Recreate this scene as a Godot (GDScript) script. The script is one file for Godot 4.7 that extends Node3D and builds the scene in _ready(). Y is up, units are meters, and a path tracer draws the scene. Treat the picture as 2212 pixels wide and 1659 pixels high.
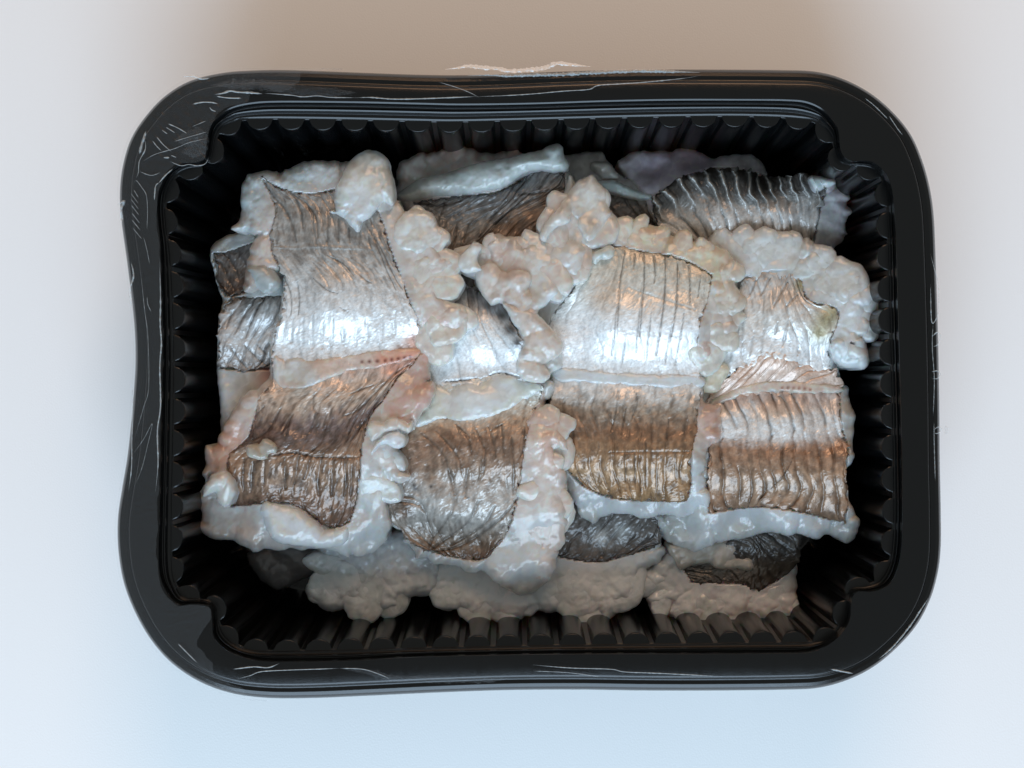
extends Node3D
# A black ribbed plastic tray of skin-on fish fillets on a white table, seen straight from above.
# Outlines are read off the picture in pixels and set at their real height: at(px, py, h).

const K := 1.0443e-4          # metres per picture pixel in the plane of the tray's rim
const RIM := 0.042
const EYE := 0.342
const MID := Vector2(1106, 829.5)

var n_big := FastNoiseLite.new()
var n_mid := FastNoiseLite.new()
var n_fine := FastNoiseLite.new()
var n_ridge := FastNoiseLite.new()
var n_flake := FastNoiseLite.new()
var M := {}

# ---------------------------------------------------------------- helpers

func at(p: Vector2, h: float) -> Vector3:
	var k := K * (EYE - h) / (EYE - RIM)
	return Vector3((p.x - MID.x) * k, h, (p.y - MID.y) * k)

const CROPS := {0: [0, 0, 1.0], 1: [700, 500, 0.248], 2: [1500, 500, 0.248], 3: [2400, 500, 0.2728], 4: [700, 1200, 0.248], 5: [1500, 1200, 0.248], 6: [2400, 1200, 0.2728], 7: [700, 1850, 0.3472], 8: [2100, 1850, 0.3968], 9: [400, 200, 0.248], 10: [1400, 200, 0.3472], 11: [2700, 200, 0.2728], 12: [400, 900, 0.3637], 13: [3200, 900, 0.3637]}

func px(k: int, s: String) -> PackedVector2Array:
	var c: Array = CROPS[k]
	var out := PackedVector2Array()
	for w in s.split(" ", false):
		var q := w.split(",")
		out.append(Vector2(c[0] * 0.54861 + float(q[0]) * c[2], c[1] * 0.54861 + float(q[1]) * c[2]))
	return out

func srgb(r: float, g: float, b: float) -> Color:
	return Color(r / 255.0, g / 255.0, b / 255.0).srgb_to_linear()

func smooth_loop(p: PackedVector2Array, step: float) -> PackedVector2Array:
	var out := PackedVector2Array()
	var n := p.size()
	for i in n:
		var a := p[(i + n - 1) % n]
		var b := p[i]
		var c := p[(i + 1) % n]
		var d := p[(i + 2) % n]
		var m := maxi(1, int(b.distance_to(c) / step))
		for j in m:
			out.append(b.cubic_interpolate(c, a, d, float(j) / m))
	return out

func smooth_line(p: PackedVector2Array, step: float) -> PackedVector2Array:
	var out := PackedVector2Array()
	var n := p.size()
	for i in n - 1:
		var a := p[maxi(i - 1, 0)]
		var d := p[mini(i + 2, n - 1)]
		var m := maxi(1, int(p[i].distance_to(p[i + 1]) / step))
		for j in m:
			out.append(p[i].cubic_interpolate(p[i + 1], a, d, float(j) / m))
	out.append(p[n - 1])
	return out

func thing(called: String, label: String, category: String, group := "") -> Node3D:
	var o := Node3D.new()
	o.name = called
	add_child(o, true)
	o.set_meta("label", label)
	o.set_meta("category", category)
	if group:
		o.set_meta("group", group)
	return o

func commit(v: PackedVector3Array, c: PackedColorArray, ix: PackedInt32Array, called: String, m: Material, parent: Node3D) -> MeshInstance3D:
	var arr := []
	arr.resize(Mesh.ARRAY_MAX)
	arr[Mesh.ARRAY_VERTEX] = v
	if c.size():
		arr[Mesh.ARRAY_COLOR] = c
	arr[Mesh.ARRAY_INDEX] = ix
	var nn := PackedVector3Array()
	nn.resize(v.size())
	for t in range(0, ix.size(), 3):
		var i := ix[t]
		var j := ix[t + 1]
		var k := ix[t + 2]
		var f := (v[k] - v[i]).cross(v[j] - v[i])
		nn[i] += f
		nn[j] += f
		nn[k] += f
	for i in nn.size():
		nn[i] = nn[i].normalized() if nn[i].length_squared() > 0.0 else Vector3.UP
	arr[Mesh.ARRAY_NORMAL] = nn
	var am := ArrayMesh.new()
	am.add_surface_from_arrays(Mesh.PRIMITIVE_TRIANGLES, arr)
	am.surface_set_material(0, m)
	var o := MeshInstance3D.new()
	o.name = called
	o.mesh = am
	parent.add_child(o, true)
	return o

func height(ctrl: Array, p: Vector2) -> float:
	var s := 0.0
	var w := 0.0
	for q: Vector3 in ctrl:
		var dx := p.x - q.x
		var dy := p.y - q.y
		var e := dx * dx + dy * dy + 900.0
		var g := 1.0 / (e * e)
		s += g * q.z
		w += g
	return s / w

func hts(s: String) -> Array:
	var out := []
	for w in s.split(" ", false):
		var q := w.split(",")
		out.append(Vector3(float(q[0]), float(q[1]), float(q[2]) * 0.001))
	return out

func tinted(base: Color, tints: Array, p: Vector2) -> Color:
	for t in tints:
		var d: float = p.distance_to(t[0]) / t[1]
		if d < 2.2:
			base = base.lerp(t[2], exp(-d * d))
	return base

func spots(s: String, c: Color) -> Array:
	var out := []
	for w in s.split(" ", false):
		var q := w.split(",")
		out.append([Vector2(float(q[0]), float(q[1])), float(q[2]), c])
	return out

# ---------------------------------------------------------------- flesh: a lumpy slab with rounded, scalloped rim

func slab(parent: Node3D, called: String, m: Material, outline: PackedVector2Array, ctrl: Array, base: float, o := {}) -> MeshInstance3D:
	var cell: float = o.get("cell", 3.0)
	var er: float = o.get("round", 22.0)
	var et: float = o.get("drop", 0.0028)
	var lump: float = 0.55 + 0.45 * o.get("lump", 1.0)
	var reach: float = o.get("reach", 90.0)
	var sd: float = o.get("seed", 0.0)
	var skins: Array = o.get("skins", [])
	var tints: Array = o.get("tints", [])
	var tone: Color = o.get("tone", srgb(176, 172, 168))
	var frill: float = o.get("frill", 0.0)
	var lift: float = o.get("lift", 0.0)
	var loop := smooth_loop(outline, 4.0 if frill > 0.0 else 6.0)
	if frill > 0.0:
		var wavy := PackedVector2Array()
		var round_ := 0.0
		for i in loop.size():
			round_ += loop[i].cross(loop[(i + 1) % loop.size()])
		var way_out := signf(round_)
		var run := 0.0
		for i in loop.size():
			var t := (loop[(i + 1) % loop.size()] - loop[(i + loop.size() - 1) % loop.size()]).normalized()
			run += loop[i].distance_to(loop[(i + 1) % loop.size()]) * (1.0 + 0.55 * n_big.get_noise_2d(loop[i].x * 3.0 + sd, loop[i].y * 3.0))
			var amp := frill * (0.75 + 0.7 * n_big.get_noise_2d(loop[i].x * 1.4 + sd, loop[i].y * 1.4 + 33.0))
			wavy.append(loop[i] + Vector2(t.y, -t.x) * way_out * amp * (absf(sin(PI * run / 33.0)) - 0.6))
		loop = wavy
	for i in loop.size():
		var q := loop[i]
		loop[i] += Vector2(n_mid.get_noise_2d(q.x * 2.2 + sd, q.y * 2.2), n_mid.get_noise_2d(q.x * 2.2, q.y * 2.2 + 500 + sd)) * 2.0
	# creases that run inward from each notch of the outline
	var notches := []
	var n := loop.size()
	var area := 0.0
	for i in n:
		area += loop[i].cross(loop[(i + 1) % n])
	var turn := signf(area)
	for i in n:
		var a := (loop[i] - loop[(i + n - 3) % n]).normalized()
		var b := (loop[(i + 3) % n] - loop[i]).normalized()
		var cr := a.cross(b) * turn
		if cr < -0.45:
			var close := false
			for q in notches:
				if q[0].distance_to(loop[i]) < 14.0:
					close = true
			if not close:
				notches.append([loop[i], (b - a).normalized() * -1.0 if (b - a).length() > 0.01 else Vector2(0, 1), clampf(-cr, 0.4, 1.0)])
	for q in notches:
		# the bisector that points into the body
		var probe: Vector2 = q[0] + q[1] * 5.0
		if not Geometry2D.is_point_in_polygon(probe, loop):
			q[1] = -q[1]
	var lo := loop[0]
	var hi := loop[0]
	for q in loop:
		lo = lo.min(q)
		hi = hi.max(q)
	lo -= Vector2(cell, cell) * 2.0
	var w := int((hi.x - lo.x) / cell) + 4
	var h := int((hi.y - lo.y) / cell) + 4
	var inside := PackedByteArray()
	inside.resize(w * h)
	for j in h:
		var y := lo.y + j * cell
		var xs := []
		for i in n:
			var a := loop[i]
			var b := loop[(i + 1) % n]
			if (a.y > y) != (b.y > y):
				xs.append(a.x + (y - a.y) / (b.y - a.y) * (b.x - a.x))
		xs.sort()
		for k in range(0, xs.size() - 1, 2):
			for i in range(maxi(0, int(ceil((xs[k] - lo.x) / cell))), mini(w - 1, int(floor((xs[k + 1] - lo.x) / cell))) + 1):
				inside[j * w + i] = 1
	var dist := PackedFloat32Array()
	dist.resize(w * h)
	dist.fill(reach)
	var near := PackedVector2Array()
	near.resize(w * h)
	# distance to the outline: exact close by, then spread from the nearest known point
	for i in n:
		var a := loop[i]
		var b := loop[(i + 1) % n]
		var ab := b - a
		var l2 := maxf(ab.length_squared(), 1e-6)
		var r := cell * 2.5
		for y in range(maxi(0, int((minf(a.y, b.y) - r - lo.y) / cell)), mini(h - 1, int((maxf(a.y, b.y) + r - lo.y) / cell) + 1) + 1):
			for x in range(maxi(0, int((minf(a.x, b.x) - r - lo.x) / cell)), mini(w - 1, int((maxf(a.x, b.x) + r - lo.x) / cell) + 1) + 1):
				var p := Vector2(lo.x + x * cell, lo.y + y * cell)
				var q := a + ab * clampf((p - a).dot(ab) / l2, 0.0, 1.0)
				var d := p.distance_to(q)
				var at_ := y * w + x
				if d < dist[at_]:
					dist[at_] = d
					near[at_] = q
	for way in 2:
		var steps := [-1, -w, -w - 1, -w + 1] if way == 0 else [1, w, w + 1, w - 1]
		for jj in range(1, h - 1):
			var j := jj if way == 0 else h - 1 - jj
			for ii in range(1, w - 1):
				var i := ii if way == 0 else w - 1 - ii
				var at_ := j * w + i
				if not inside[at_]:
					continue
				var p := Vector2(lo.x + i * cell, lo.y + j * cell)
				for s: int in steps:
					if dist[at_ + s] < reach:
						var d := p.distance_to(near[at_ + s])
						if d < dist[at_]:
							dist[at_] = d
							near[at_] = near[at_ + s]
	var index := PackedInt32Array()
	index.resize(w * h)
	index.fill(-1)
	var v := PackedVector3Array()
	var c := PackedColorArray()
	var ix := PackedInt32Array()
	var used := PackedByteArray()
	used.resize(w * h)
	for j in h - 1:
		for i in w - 1:
			var a := j * w + i
			if inside[a] + inside[a + 1] + inside[a + w] + inside[a + w + 1] > 0:
				used[a] = 1
	var flat := []
	for s in skins:
		flat.append(s)
	for j in h - 1:
		for i in w - 1:
			if not used[j * w + i]:
				continue
			var quad := [j * w + i, j * w + i + 1, (j + 1) * w + i, (j + 1) * w + i + 1]
			for a: int in quad:
				if index[a] >= 0:
					continue
				var p := Vector2(lo.x + (a % w) * cell, lo.y + (a / w) * cell)
				var d := dist[a]
				if not inside[a]:
					p = near[a] if d < reach else p
					d = 0.0
				var z := height(ctrl, p) + lift
				var covered := 0.0
				for s in flat:
					if s[1].has_point(p) and Geometry2D.is_point_in_polygon(p, s[0]):
						covered = 1.0
				var e := clampf(d / er, 0.0, 1.0)
				z -= et * (1.0 - sqrt(1.0 - (1.0 - e) * (1.0 - e)))
				var edge := 1.0 - clampf((d - 30.0) / (reach - 30.0), 0.0, 1.0)
				if covered > 0.0:
					z -= 0.0011
				else:
					var g := n_big.get_noise_2d(p.x + sd, p.y) * 0.0008 + n_mid.get_noise_2d(p.x * 0.7 + sd, p.y * 0.7) * 0.00005
					var fk := clampf((n_flake.get_noise_2d(p.x + sd * 3.0, p.y) + 1.0) / 0.35, 0.0, 1.0)
					g += (1.0 - (1.0 - fk) * (1.0 - fk)) * 0.00016 - 0.0001
					g += n_fine.get_noise_2d(p.x * 0.4, p.y * 0.4 + sd) * 0.00003
					z += g * lump * (0.45 + 0.55 * edge)
					for q in notches:
						var r: Vector2 = p - q[0]
						if absf(r.x) < 110.0 and absf(r.y) < 110.0:
							var along: float = r.dot(q[1])
							var side: float = r.cross(q[1]) + 5.0 * n_mid.get_noise_2d(p.x * 2.0, p.y * 2.0)
							if along > -4.0:
								z -= o.get("crease", 0.0012) * q[2] * exp(-absf(side) / 4.5) * exp(-along / 42.0)
				var col := tinted(tone, tints, p)
				var mo := n_mid.get_noise_2d(p.x * 1.6 + 900.0, p.y * 1.6 + sd) * 0.17 + n_big.get_noise_2d(p.x * 1.5 + sd, p.y * 1.5 + 70.0) * 0.08 + n_fine.get_noise_2d(p.x * 0.7 + sd, p.y * 0.7) * 0.06
				# margin colour: painted rim light, then a darker band; veins of fat are whiter
				var vein_rim_light := pow(maxf(0.0, 1.0 - absf(n_ridge.get_noise_2d(p.x * 1.1 + 300.0, p.y * 1.1 + sd)) * 9.0), 1.5) * clampf(0.18 + 0.5 * n_mid.get_noise_2d(p.x * 0.8 + sd, p.y * 0.8), 0.0, 0.4)
				vein_rim_light += 0.22 * exp(-d / 3.0) - 0.10 * exp(-(d - 14.0) * (d - 14.0) / 150.0)
				var k := 1.8 * (1.0 + mo + vein_rim_light)
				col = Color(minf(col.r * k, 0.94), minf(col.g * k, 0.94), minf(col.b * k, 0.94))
				index[a] = v.size()
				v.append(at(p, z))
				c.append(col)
			ix.append_array([index[quad[0]], index[quad[1]], index[quad[2]], index[quad[1]], index[quad[3]], index[quad[2]]])
	# drop bad slivers, close the side and the underside
	var rim3 := []
	var under := PackedVector2Array()
	for i in range(0, n, 2):
		under.append(loop[i])
	var edges := {}
	for t in range(0, ix.size(), 3):
		for e in 3:
			var a := ix[t + e]
			var b := ix[t + (e + 1) % 3]
			var key := a * 4000000 + b
			var back := b * 4000000 + a
			if edges.has(back):
				edges.erase(back)
			else:
				edges[key] = true
	var low := {}
	for key: int in edges:
		var a := key / 4000000
		var b := key % 4000000
		var got := []
		for s: int in [a, b]:
			if not low.has(s):
				var p := v[s]
				low[s] = [v.size(), v.size() + 1]
				v.append(Vector3(p.x * 0.998, lerpf(p.y, base, 0.35), p.z * 0.998))
				v.append(Vector3(p.x * 0.985, base, p.z * 0.985))
				c.append(c[s])
				c.append(c[s])
			got.append(low[s])
		var u: Array = got[0]
		var l: Array = got[1]
		ix.append_array([b, a, u[0], b, u[0], l[0], l[0], u[0], u[1], l[0], u[1], l[1]])
	var tri := Geometry2D.triangulate_polygon(under)
	var first := v.size()
	for q in under:
		var p := at(q, height(ctrl, q) - et)
		v.append(Vector3(p.x * 0.985, base + 0.00002, p.z * 0.985))
		c.append(tone)
	for t in range(0, tri.size(), 3):
		ix.append_array([first + tri[t], first + tri[t + 2], first + tri[t + 1]])
	return commit(v, c, ix, called, m, parent)

func petals(parent: Node3D, line: PackedVector2Array, ctrl: Array, o := {}) -> void:   # thin overlapping lobes of flesh along a margin
	var rng := RandomNumberGenerator.new()
	rng.seed = int(o.get("seed", 1.0))
	var size: float = 2.1 * o.get("size", 25.0)
	var gap: float = 2.0 * o.get("gap", 25.0)
	var pole: Vector2 = o.get("pole", Vector2.ZERO)
	var p := smooth_line(line, 2.0)
	var run := 0.0
	var next := 6.0
	for i in range(1, p.size() - 1):
		run += p[i].distance_to(p[i - 1])
		if run < next:
			continue
		next = run + gap * rng.randf_range(0.7, 1.4)
		var t := (p[i + 1] - p[i - 1]).normalized()
		var a := size * rng.randf_range(0.7, 1.2)
		var c := p[i] + (pole - p[i]).normalized() * (a * float(o.get("shift", 0.55)) + rng.randf_range(-4.0, 5.0))
		var b := a * rng.randf_range(0.62, 0.95)
		var turn := t.angle() + PI / 2 + rng.randf_range(-0.5, 0.5)
		var ph := rng.randf() * 50.0
		var ring := PackedVector2Array()
		for k in 18:
			var f := TAU * k / 18.0
			var w := 1.0 + 0.12 * sin(2.0 * f + ph) + 0.08 * sin(3.0 * f + ph * 2.0) + 0.035 * sin(6.0 * f + ph * 3.0)
			ring.append(c + Vector2(cos(f) * a * w, sin(f) * b * w).rotated(turn))
		var z := height(ctrl, c)
		var tip := Vector2(cos(turn), sin(turn)) * rng.randf_range(-0.0005, 0.0005)
		var own := []
		for q in [[-1, -1], [1, -1], [1, 1], [-1, 1]]:
			var e := Vector2(q[0], q[1]) * a * 1.4
			own.append(Vector3(c.x + e.x, c.y + e.y, height(ctrl, c + e * 0.6) + (e / (a * 1.4)).dot(tip)))
		var g := rng.randf_range(-10.0, 8.0)
		var tone: Color = o.get("tone", srgb(190, 184, 178))
		slab(parent, "flesh_lobe", M.flesh, ring, own, z - 0.0035, {"seed": ph * 7.0, "cell": 2.4, "lift": rng.randf_range(-0.0005, 0.0002), "round": 20.0, "drop": 0.0012, "lump": 0.1, "reach": 34.0, "tone": Color(tone.r * (1.0 + g * 0.012), tone.g * (1.0 + g * 0.012), tone.b * (1.0 + g * 0.013))})

# ---------------------------------------------------------------- skin: a sheet through rows of points, ribbed by its muscle segments

func rows_of(s: String) -> Array:
	var out := []
	for line in s.split("|", false):
		out.append(px(0, line.strip_edges()))
	return out

func along(p: PackedVector2Array, u: float) -> Vector2:
	var n := p.size() - 1
	var f := clampf(u, 0.0, 1.0) * n
	var i := mini(int(f), n - 1)
	return p[i].cubic_interpolate(p[i + 1], p[maxi(i - 1, 0)], p[mini(i + 2, n)], f - i)

func patch(rows: Array, u: float, vv: float) -> Vector2:
	var n := rows.size() - 1
	var f := clampf(vv, 0.0, 1.0) * n
	var i := mini(int(f), n - 1)
	return along(rows[i], u).cubic_interpolate(along(rows[i + 1], u), along(rows[maxi(i - 1, 0)], u), along(rows[mini(i + 2, n)], u), f - i)

func border(rows: Array) -> Array:
	var out := PackedVector2Array()
	for i in 21:
		out.append(patch(rows, i / 20.0, 0.0))
	for i in range(1, 21):
		out.append(patch(rows, 1.0, i / 20.0))
	for i in range(1, 21):
		out.append(patch(rows, 1.0 - i / 20.0, 1.0))
	for i in range(1, 20):
		out.append(patch(rows, 0.0, 1.0 - i / 20.0))
	var box := Rect2(out[0], Vector2.ZERO)
	for p in out:
		box = box.expand(p)
	return [out, box]

func creases(k: int, s: String, wide := 3.0, depth := 0.00022, dark := 0.55) -> Array:   # single folds of a skin, "x,y x,y; x,y x,y"
	var out := []
	for one in s.split(";", false):
		var line := smooth_line(px(k, one.strip_edges()), 6.0)
		var box := Rect2(line[0], Vector2.ZERO)
		for p in line:
			box = box.expand(p)
		out.append([line, box.grow(wide * 4.0), wide, depth, dark])
	return out

func skin(parent: Node3D, called: String, m: Material, rows: Array, ctrl: Array, colors: Array, o := {}) -> MeshInstance3D:
	var sp: float = o.get("spacing", 27.0)
	var depth: float = 0.65 * o.get("depth", 0.00035)
	var slant: float = o.get("slant", 0.0)
	var mott: float = o.get("mottle", 0.4)
	var lift: float = o.get("lift", 0.0)
	var sd: float = o.get("seed", 0.0)
	var crumple: float = 0.5 * o.get("crumple", 1.0)
	var lines: float = o.get("lines", 0.6)
	var cross: float = o.get("cross", 0.0)
	var tints: Array = o.get("tints", [])
	var mcol: Color = o.get("mottle_color", srgb(70, 56, 46))
	var lu := 0.0
	var lv := 0.0
	for i in 12:
		lu += patch(rows, i / 12.0, 0.5).distance_to(patch(rows, (i + 1) / 12.0, 0.5))
		lv += patch(rows, 0.5, i / 12.0).distance_to(patch(rows, 0.5, (i + 1) / 12.0))
	var step: float = o.get("step", 2.0)
	var dark: Array = o.get("dark", [0.6, 0.15, 0.6, 0.15])
	var fin: float = o.get("fin", 0.0)
	var folds: Array = o.get("folds", [])
	var nu := int(lu / step)
	var nv := int(lv / step)
	var v := PackedVector3Array()
	var c := PackedColorArray()
	var ix := PackedInt32Array()
	for j in range(-1, nv + 2):
		for i in range(-1, nu + 2):
			var u := clampf(float(i) / nu, 0.0, 1.0)
			var vv := clampf(float(j) / nv, 0.0, 1.0)
			var p := patch(rows, u, vv)
			var x := u * lu
			var y := vv * lv
			var rim := minf(minf(x, lu - x), minf(y, lv - y))
			var rag := maxf(0.0, 1.0 - rim / 18.0)
			p += Vector2(n_mid.get_noise_2d(p.x * 2.5 + sd, p.y * 2.5 + 77.0), n_mid.get_noise_2d(p.x * 2.5 + 40.0, p.y * 2.5 + sd)) * (7.0 * rag)
			p += Vector2(n_big.get_noise_2d(p.x * 1.6 + sd, p.y * 1.6), n_big.get_noise_2d(p.x * 1.6, p.y * 1.6 + sd + 90.0)) * (7.0 * maxf(0.0, 1.0 - rim / 40.0))
			var z := height(ctrl, p) + lift
			# the lines between muscle segments, wavering and now and then fading out
			var ww := x + slant * (y - lv * 0.5) + n_big.get_noise_2d(x * 0.5 + sd, y * 0.7) * 9.0 + n_mid.get_noise_2d(x * 0.7, y * 0.7 + sd) * 1.6 + n_fine.get_noise_2d(x * 0.3 + sd, y * 0.25) * 1.2
			var k := ww / sp
			var f: float = k - floor(k + 0.5)
			var fin_tint := 0.0
			var id: float = floor(k + 0.5)
			var strength := clampf(0.62 + 1.5 * n_mid.get_noise_2d(id * 37.0 + sd, y * 0.4), 0.0, 1.25)
			var gr := exp(-f * f * sp * sp / (1.6 + 3.0 * strength)) * strength
			var pillow: float = sqrt(maxf(0.0, 1.0 - 3.6 * (0.5 - absf(f)) * (0.5 - absf(f)))) if absf(f) < 0.5 else 0.0
			pillow = 1.0 - pow(1.0 - 2.0 * absf(absf(f) - 0.0), 2.0)
			z += depth * (0.55 * pillow - 1.0 * gr)
			if fin > 0.0:
				var fv := clampf(1.15 - vv * 2.1 + 0.5 * n_mid.get_noise_2d(id * 51.0, sd), 0.0, 1.0)
				var crest: float = exp(-f * f * sp * sp / 13.0) * fv
				z += fin * crest
				fin_tint = crest
			if cross > 0.0:
				var kc := (y + n_big.get_noise_2d(x + sd, y + 300.0) * 20.0) / 31.0
				var fc: float = kc - floor(kc + 0.5)
				z -= cross * exp(-fc * fc * 120.0)
			# wrinkles drawn out along the lines, and fine crumpling
			var wr := 1.0 - absf(n_ridge.get_noise_2d(ww * 2.6 + sd, y * 0.75))
			z += crumple * 0.00011 * (1.0 + maxf(0.0, crumple - 0.5) * 2.0) * (wr * wr - 0.5)
			var wr2 := 1.0 - absf(n_ridge.get_noise_2d(p.x * 3.1 + 200.0, p.y * 2.4 + sd))
			z += crumple * 0.00014 * (wr2 * wr2 - 0.5)
			z += crumple * 0.00035 * n_mid.get_noise_2d(p.x * 0.9 + sd, p.y * 0.9)
			z += (0.00003 + crumple * 0.00010) * n_fine.get_noise_2d(p.x * 1.3, p.y * 1.3 + sd)
			var fold_dark := 0.0
			for q in folds:
				if q[1].has_point(p):
					var line: PackedVector2Array = q[0]
					var best := 1e9
					var where := 0
					for m_ in line.size() - 1:
						var d2 := p.distance_squared_to(Geometry2D.get_closest_point_to_segment(p, line[m_], line[m_ + 1]))
						if d2 < best:
							best = d2
							where = m_
					var s_ := float(where) / maxf(1.0, line.size() - 2)
					var wd: float = q[2] * (0.45 + 0.55 * sin(PI * clampf(s_ * 0.9 + 0.05, 0.0, 1.0))) * (1.0 + 0.5 * n_mid.get_noise_2d(p.x * 3.0, p.y * 3.0 + sd))
					var e_ := exp(-best / (wd * wd))
					z -= q[3] * (e_ - 0.35 * exp(-best / (wd * wd * 9.0)))
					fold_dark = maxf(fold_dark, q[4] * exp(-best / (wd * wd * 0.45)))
			# pigment
			var cf := clampf(vv + 0.05 * n_mid.get_noise_2d(x * 1.2, y + sd) + 0.03 * n_fine.get_noise_2d(x * 0.6, y * 0.4), 0.0, 1.0) * (colors.size() - 1)
			var ci := mini(int(cf), colors.size() - 2)
			var col: Color = colors[ci].lerp(colors[ci + 1], cf - ci)
			col = tinted(col, tints, p)
			var lum := col.r + col.g + col.b
			col = col.lerp(Color(lum * 0.39, lum * 0.38, lum * 0.365), 0.28)
			var t := clampf((n_fine.get_noise_2d(ww * 0.8 + sd, y * 0.35) * 0.7 + n_mid.get_noise_2d(ww * 3.0, y * 1.3 + sd) * 1.0 + n_big.get_noise_2d(p.x * 2.0, p.y * 2.0 + sd) * 0.5 - 0.02) * 2.0, 0.0, 1.0)
			var big_m := clampf((n_mid.get_noise_2d(p.x * 1.7 + sd, p.y * 1.1 + 310.0) + 0.5 * n_fine.get_noise_2d(p.x * 0.5, p.y * 0.4 + sd)) * 1.6, -0.6, 0.7) * clampf(1.5 - lum * 0.9, 0.0, 1.0)
			col = col * (1.0 - 0.38 * big_m)
			col = col.lerp(mcol, t * mott * clampf(1.6 - lum * 0.62, 0.12, 1.0))
			var fl: float = 1.0 + 0.22 * n_fine.get_noise_2d(p.x * 2.2 + 50.0, p.y * 2.0) + 0.12 * n_fine.get_noise_2d(p.x * 0.9 + 50.0, p.y * 0.9) + 0.16 * n_mid.get_noise_2d(p.x * 2.4, p.y * 2.4 + sd) + 0.20 * n_fine.get_noise_2d(ww * 0.9 + sd, y * 0.3) * o.get("streak", 1.0)
			col = Color(col.r * fl, col.g * fl, col.b * fl)
			if fin > 0.0:
				col = col.lerp(Color(0.03, 0.024, 0.02), clampf(1.25 - vv * 1.9, 0.0, 0.9)).lerp(srgb(206, 208, 204), fin_tint * 0.95)
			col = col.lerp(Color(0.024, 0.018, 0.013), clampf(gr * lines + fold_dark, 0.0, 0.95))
			# the cut edge of the skin is dark
			col = col.lerp(Color(0.03, 0.022, 0.014), clampf(1.0 - rim / (3.0 + 9.0 * absf(n_mid.get_noise_2d(p.x * 2.0, p.y * 2.0 + sd))), 0.0, 1.0) * (dark[0] if rim == y else dark[2] if rim == lv - y else dark[3] if rim == x else dark[1]))
			if (j < 0 and dark[0] == 0.0) or (j > nv and dark[2] == 0.0):
				z -= 0.0002
			elif i < 0 or j < 0 or i > nu or j > nv:
				z -= 0.0016
			else:
				z -= (0.0001 if (rim == y and dark[0] == 0.0) or (rim == lv - y and dark[2] == 0.0) else 0.0005) * pow(maxf(0.0, 1.0 - rim / 12.0), 2.0)
			v.append(at(p, z))
			c.append(Color(maxf(col.r, 0.0), maxf(col.g, 0.0), maxf(col.b, 0.0)))
	var w := nu + 3
	for j in nv + 2:
		for i in nu + 2:
			var a := j * w + i
			ix.append_array([a, a + 1, a + w, a + 1, a + w + 1, a + w])
	return commit(v, c, ix, called, m, parent)

# ---------------------------------------------------------------- rings of the tray

const NR := 2400
const HUB := Vector2(1144, 829)

func ring_px(p: PackedVector2Array) -> PackedVector2Array:
	var loop := smooth_loop(p, 5.0)
	var r := PackedFloat32Array()
	r.resize(NR)
	var n := loop.size()
	for i in n:
		var a := loop[i] - HUB
		var b := loop[(i + 1) % n] - HUB
		var ta := a.angle()
		var tb := ta + angle_difference(ta, b.angle())
		if tb < ta:
			var s := ta
			ta = tb
			tb = s
		for k in range(int(ceil(ta / TAU * NR)), int(floor(tb / TAU * NR)) + 1):
			var dir := Vector2.from_angle(k * TAU / NR)
			var den := (b - a).cross(dir)
			if absf(den) < 1e-9:
				continue
			var t := a.cross(b - a) / -den if false else a.cross(b) / dir.cross(b - a)
			var kk := posmod(k, NR)
			r[kk] = maxf(r[kk], absf(t))
	var out := PackedVector2Array()
	var last := 300.0
	for k in NR:
		if r[k] <= 1.0:
			r[k] = last
		last = r[k]
		out.append(HUB + Vector2.from_angle(k * TAU / NR) * r[k])
	return out

func ring_at(px: PackedVector2Array, h: float) -> PackedVector3Array:
	var out := PackedVector3Array()
	for p in px:
		out.append(at(p, h))
	return out

func offset(r: PackedVector3Array, d: float, y: float) -> PackedVector3Array:   # inward by d along the ring's own normal
	var out := PackedVector3Array()
	var n := r.size()
	for i in n:
		var t := r[(i + 4) % n] - r[(i + n - 4) % n]
		var inn := Vector3(-t.z, 0, t.x).normalized()
		var p := r[i] + inn * d
		out.append(Vector3(p.x, y, p.z))
	return out

func mixed(a: PackedVector3Array, b: PackedVector3Array, t: float, y: float) -> PackedVector3Array:
	var out := PackedVector3Array()
	for i in a.size():
		var p := a[i].lerp(b[i], t)
		out.append(Vector3(p.x, y, p.z))
	return out

func softened(r: PackedVector3Array, half: int, times: int) -> PackedVector3Array:
	var n := r.size()
	for k in times:
		var out := PackedVector3Array()
		out.resize(n)
		var s := Vector3.ZERO
		for i in range(-half, half + 1):
			s += r[posmod(i, n)]
		for i in n:
			out[i] = s / (2 * half + 1)
			s += r[(i + half + 1) % n] - r[posmod(i - half, n)]
		r = out
	return r

func loft(rings: Array, called: String, m: Material, parent: Node3D, cap := false) -> MeshInstance3D:
	var v := PackedVector3Array()
	var ix := PackedInt32Array()
	for r: PackedVector3Array in rings:
		v.append_array(r)
	for k in rings.size() - 1:
		for i in NR:
			var a := k * NR + i
			var b := k * NR + (i + 1) % NR
			ix.append_array([a, b, a + NR, b, b + NR, a + NR])
	if cap:
		var mid := v.size()
		var y: float = rings[-1][0].y
		v.append(Vector3((HUB.x - MID.x) * K, y, 0))
		for i in NR:
			ix.append_array([(rings.size() - 1) * NR + i, (rings.size() - 1) * NR + (i + 1) % NR, mid])
	return commit(v, PackedColorArray(), ix, called, m, parent)

# ---------------------------------------------------------------- scraps of film: a strip with a width, crinkled

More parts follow.
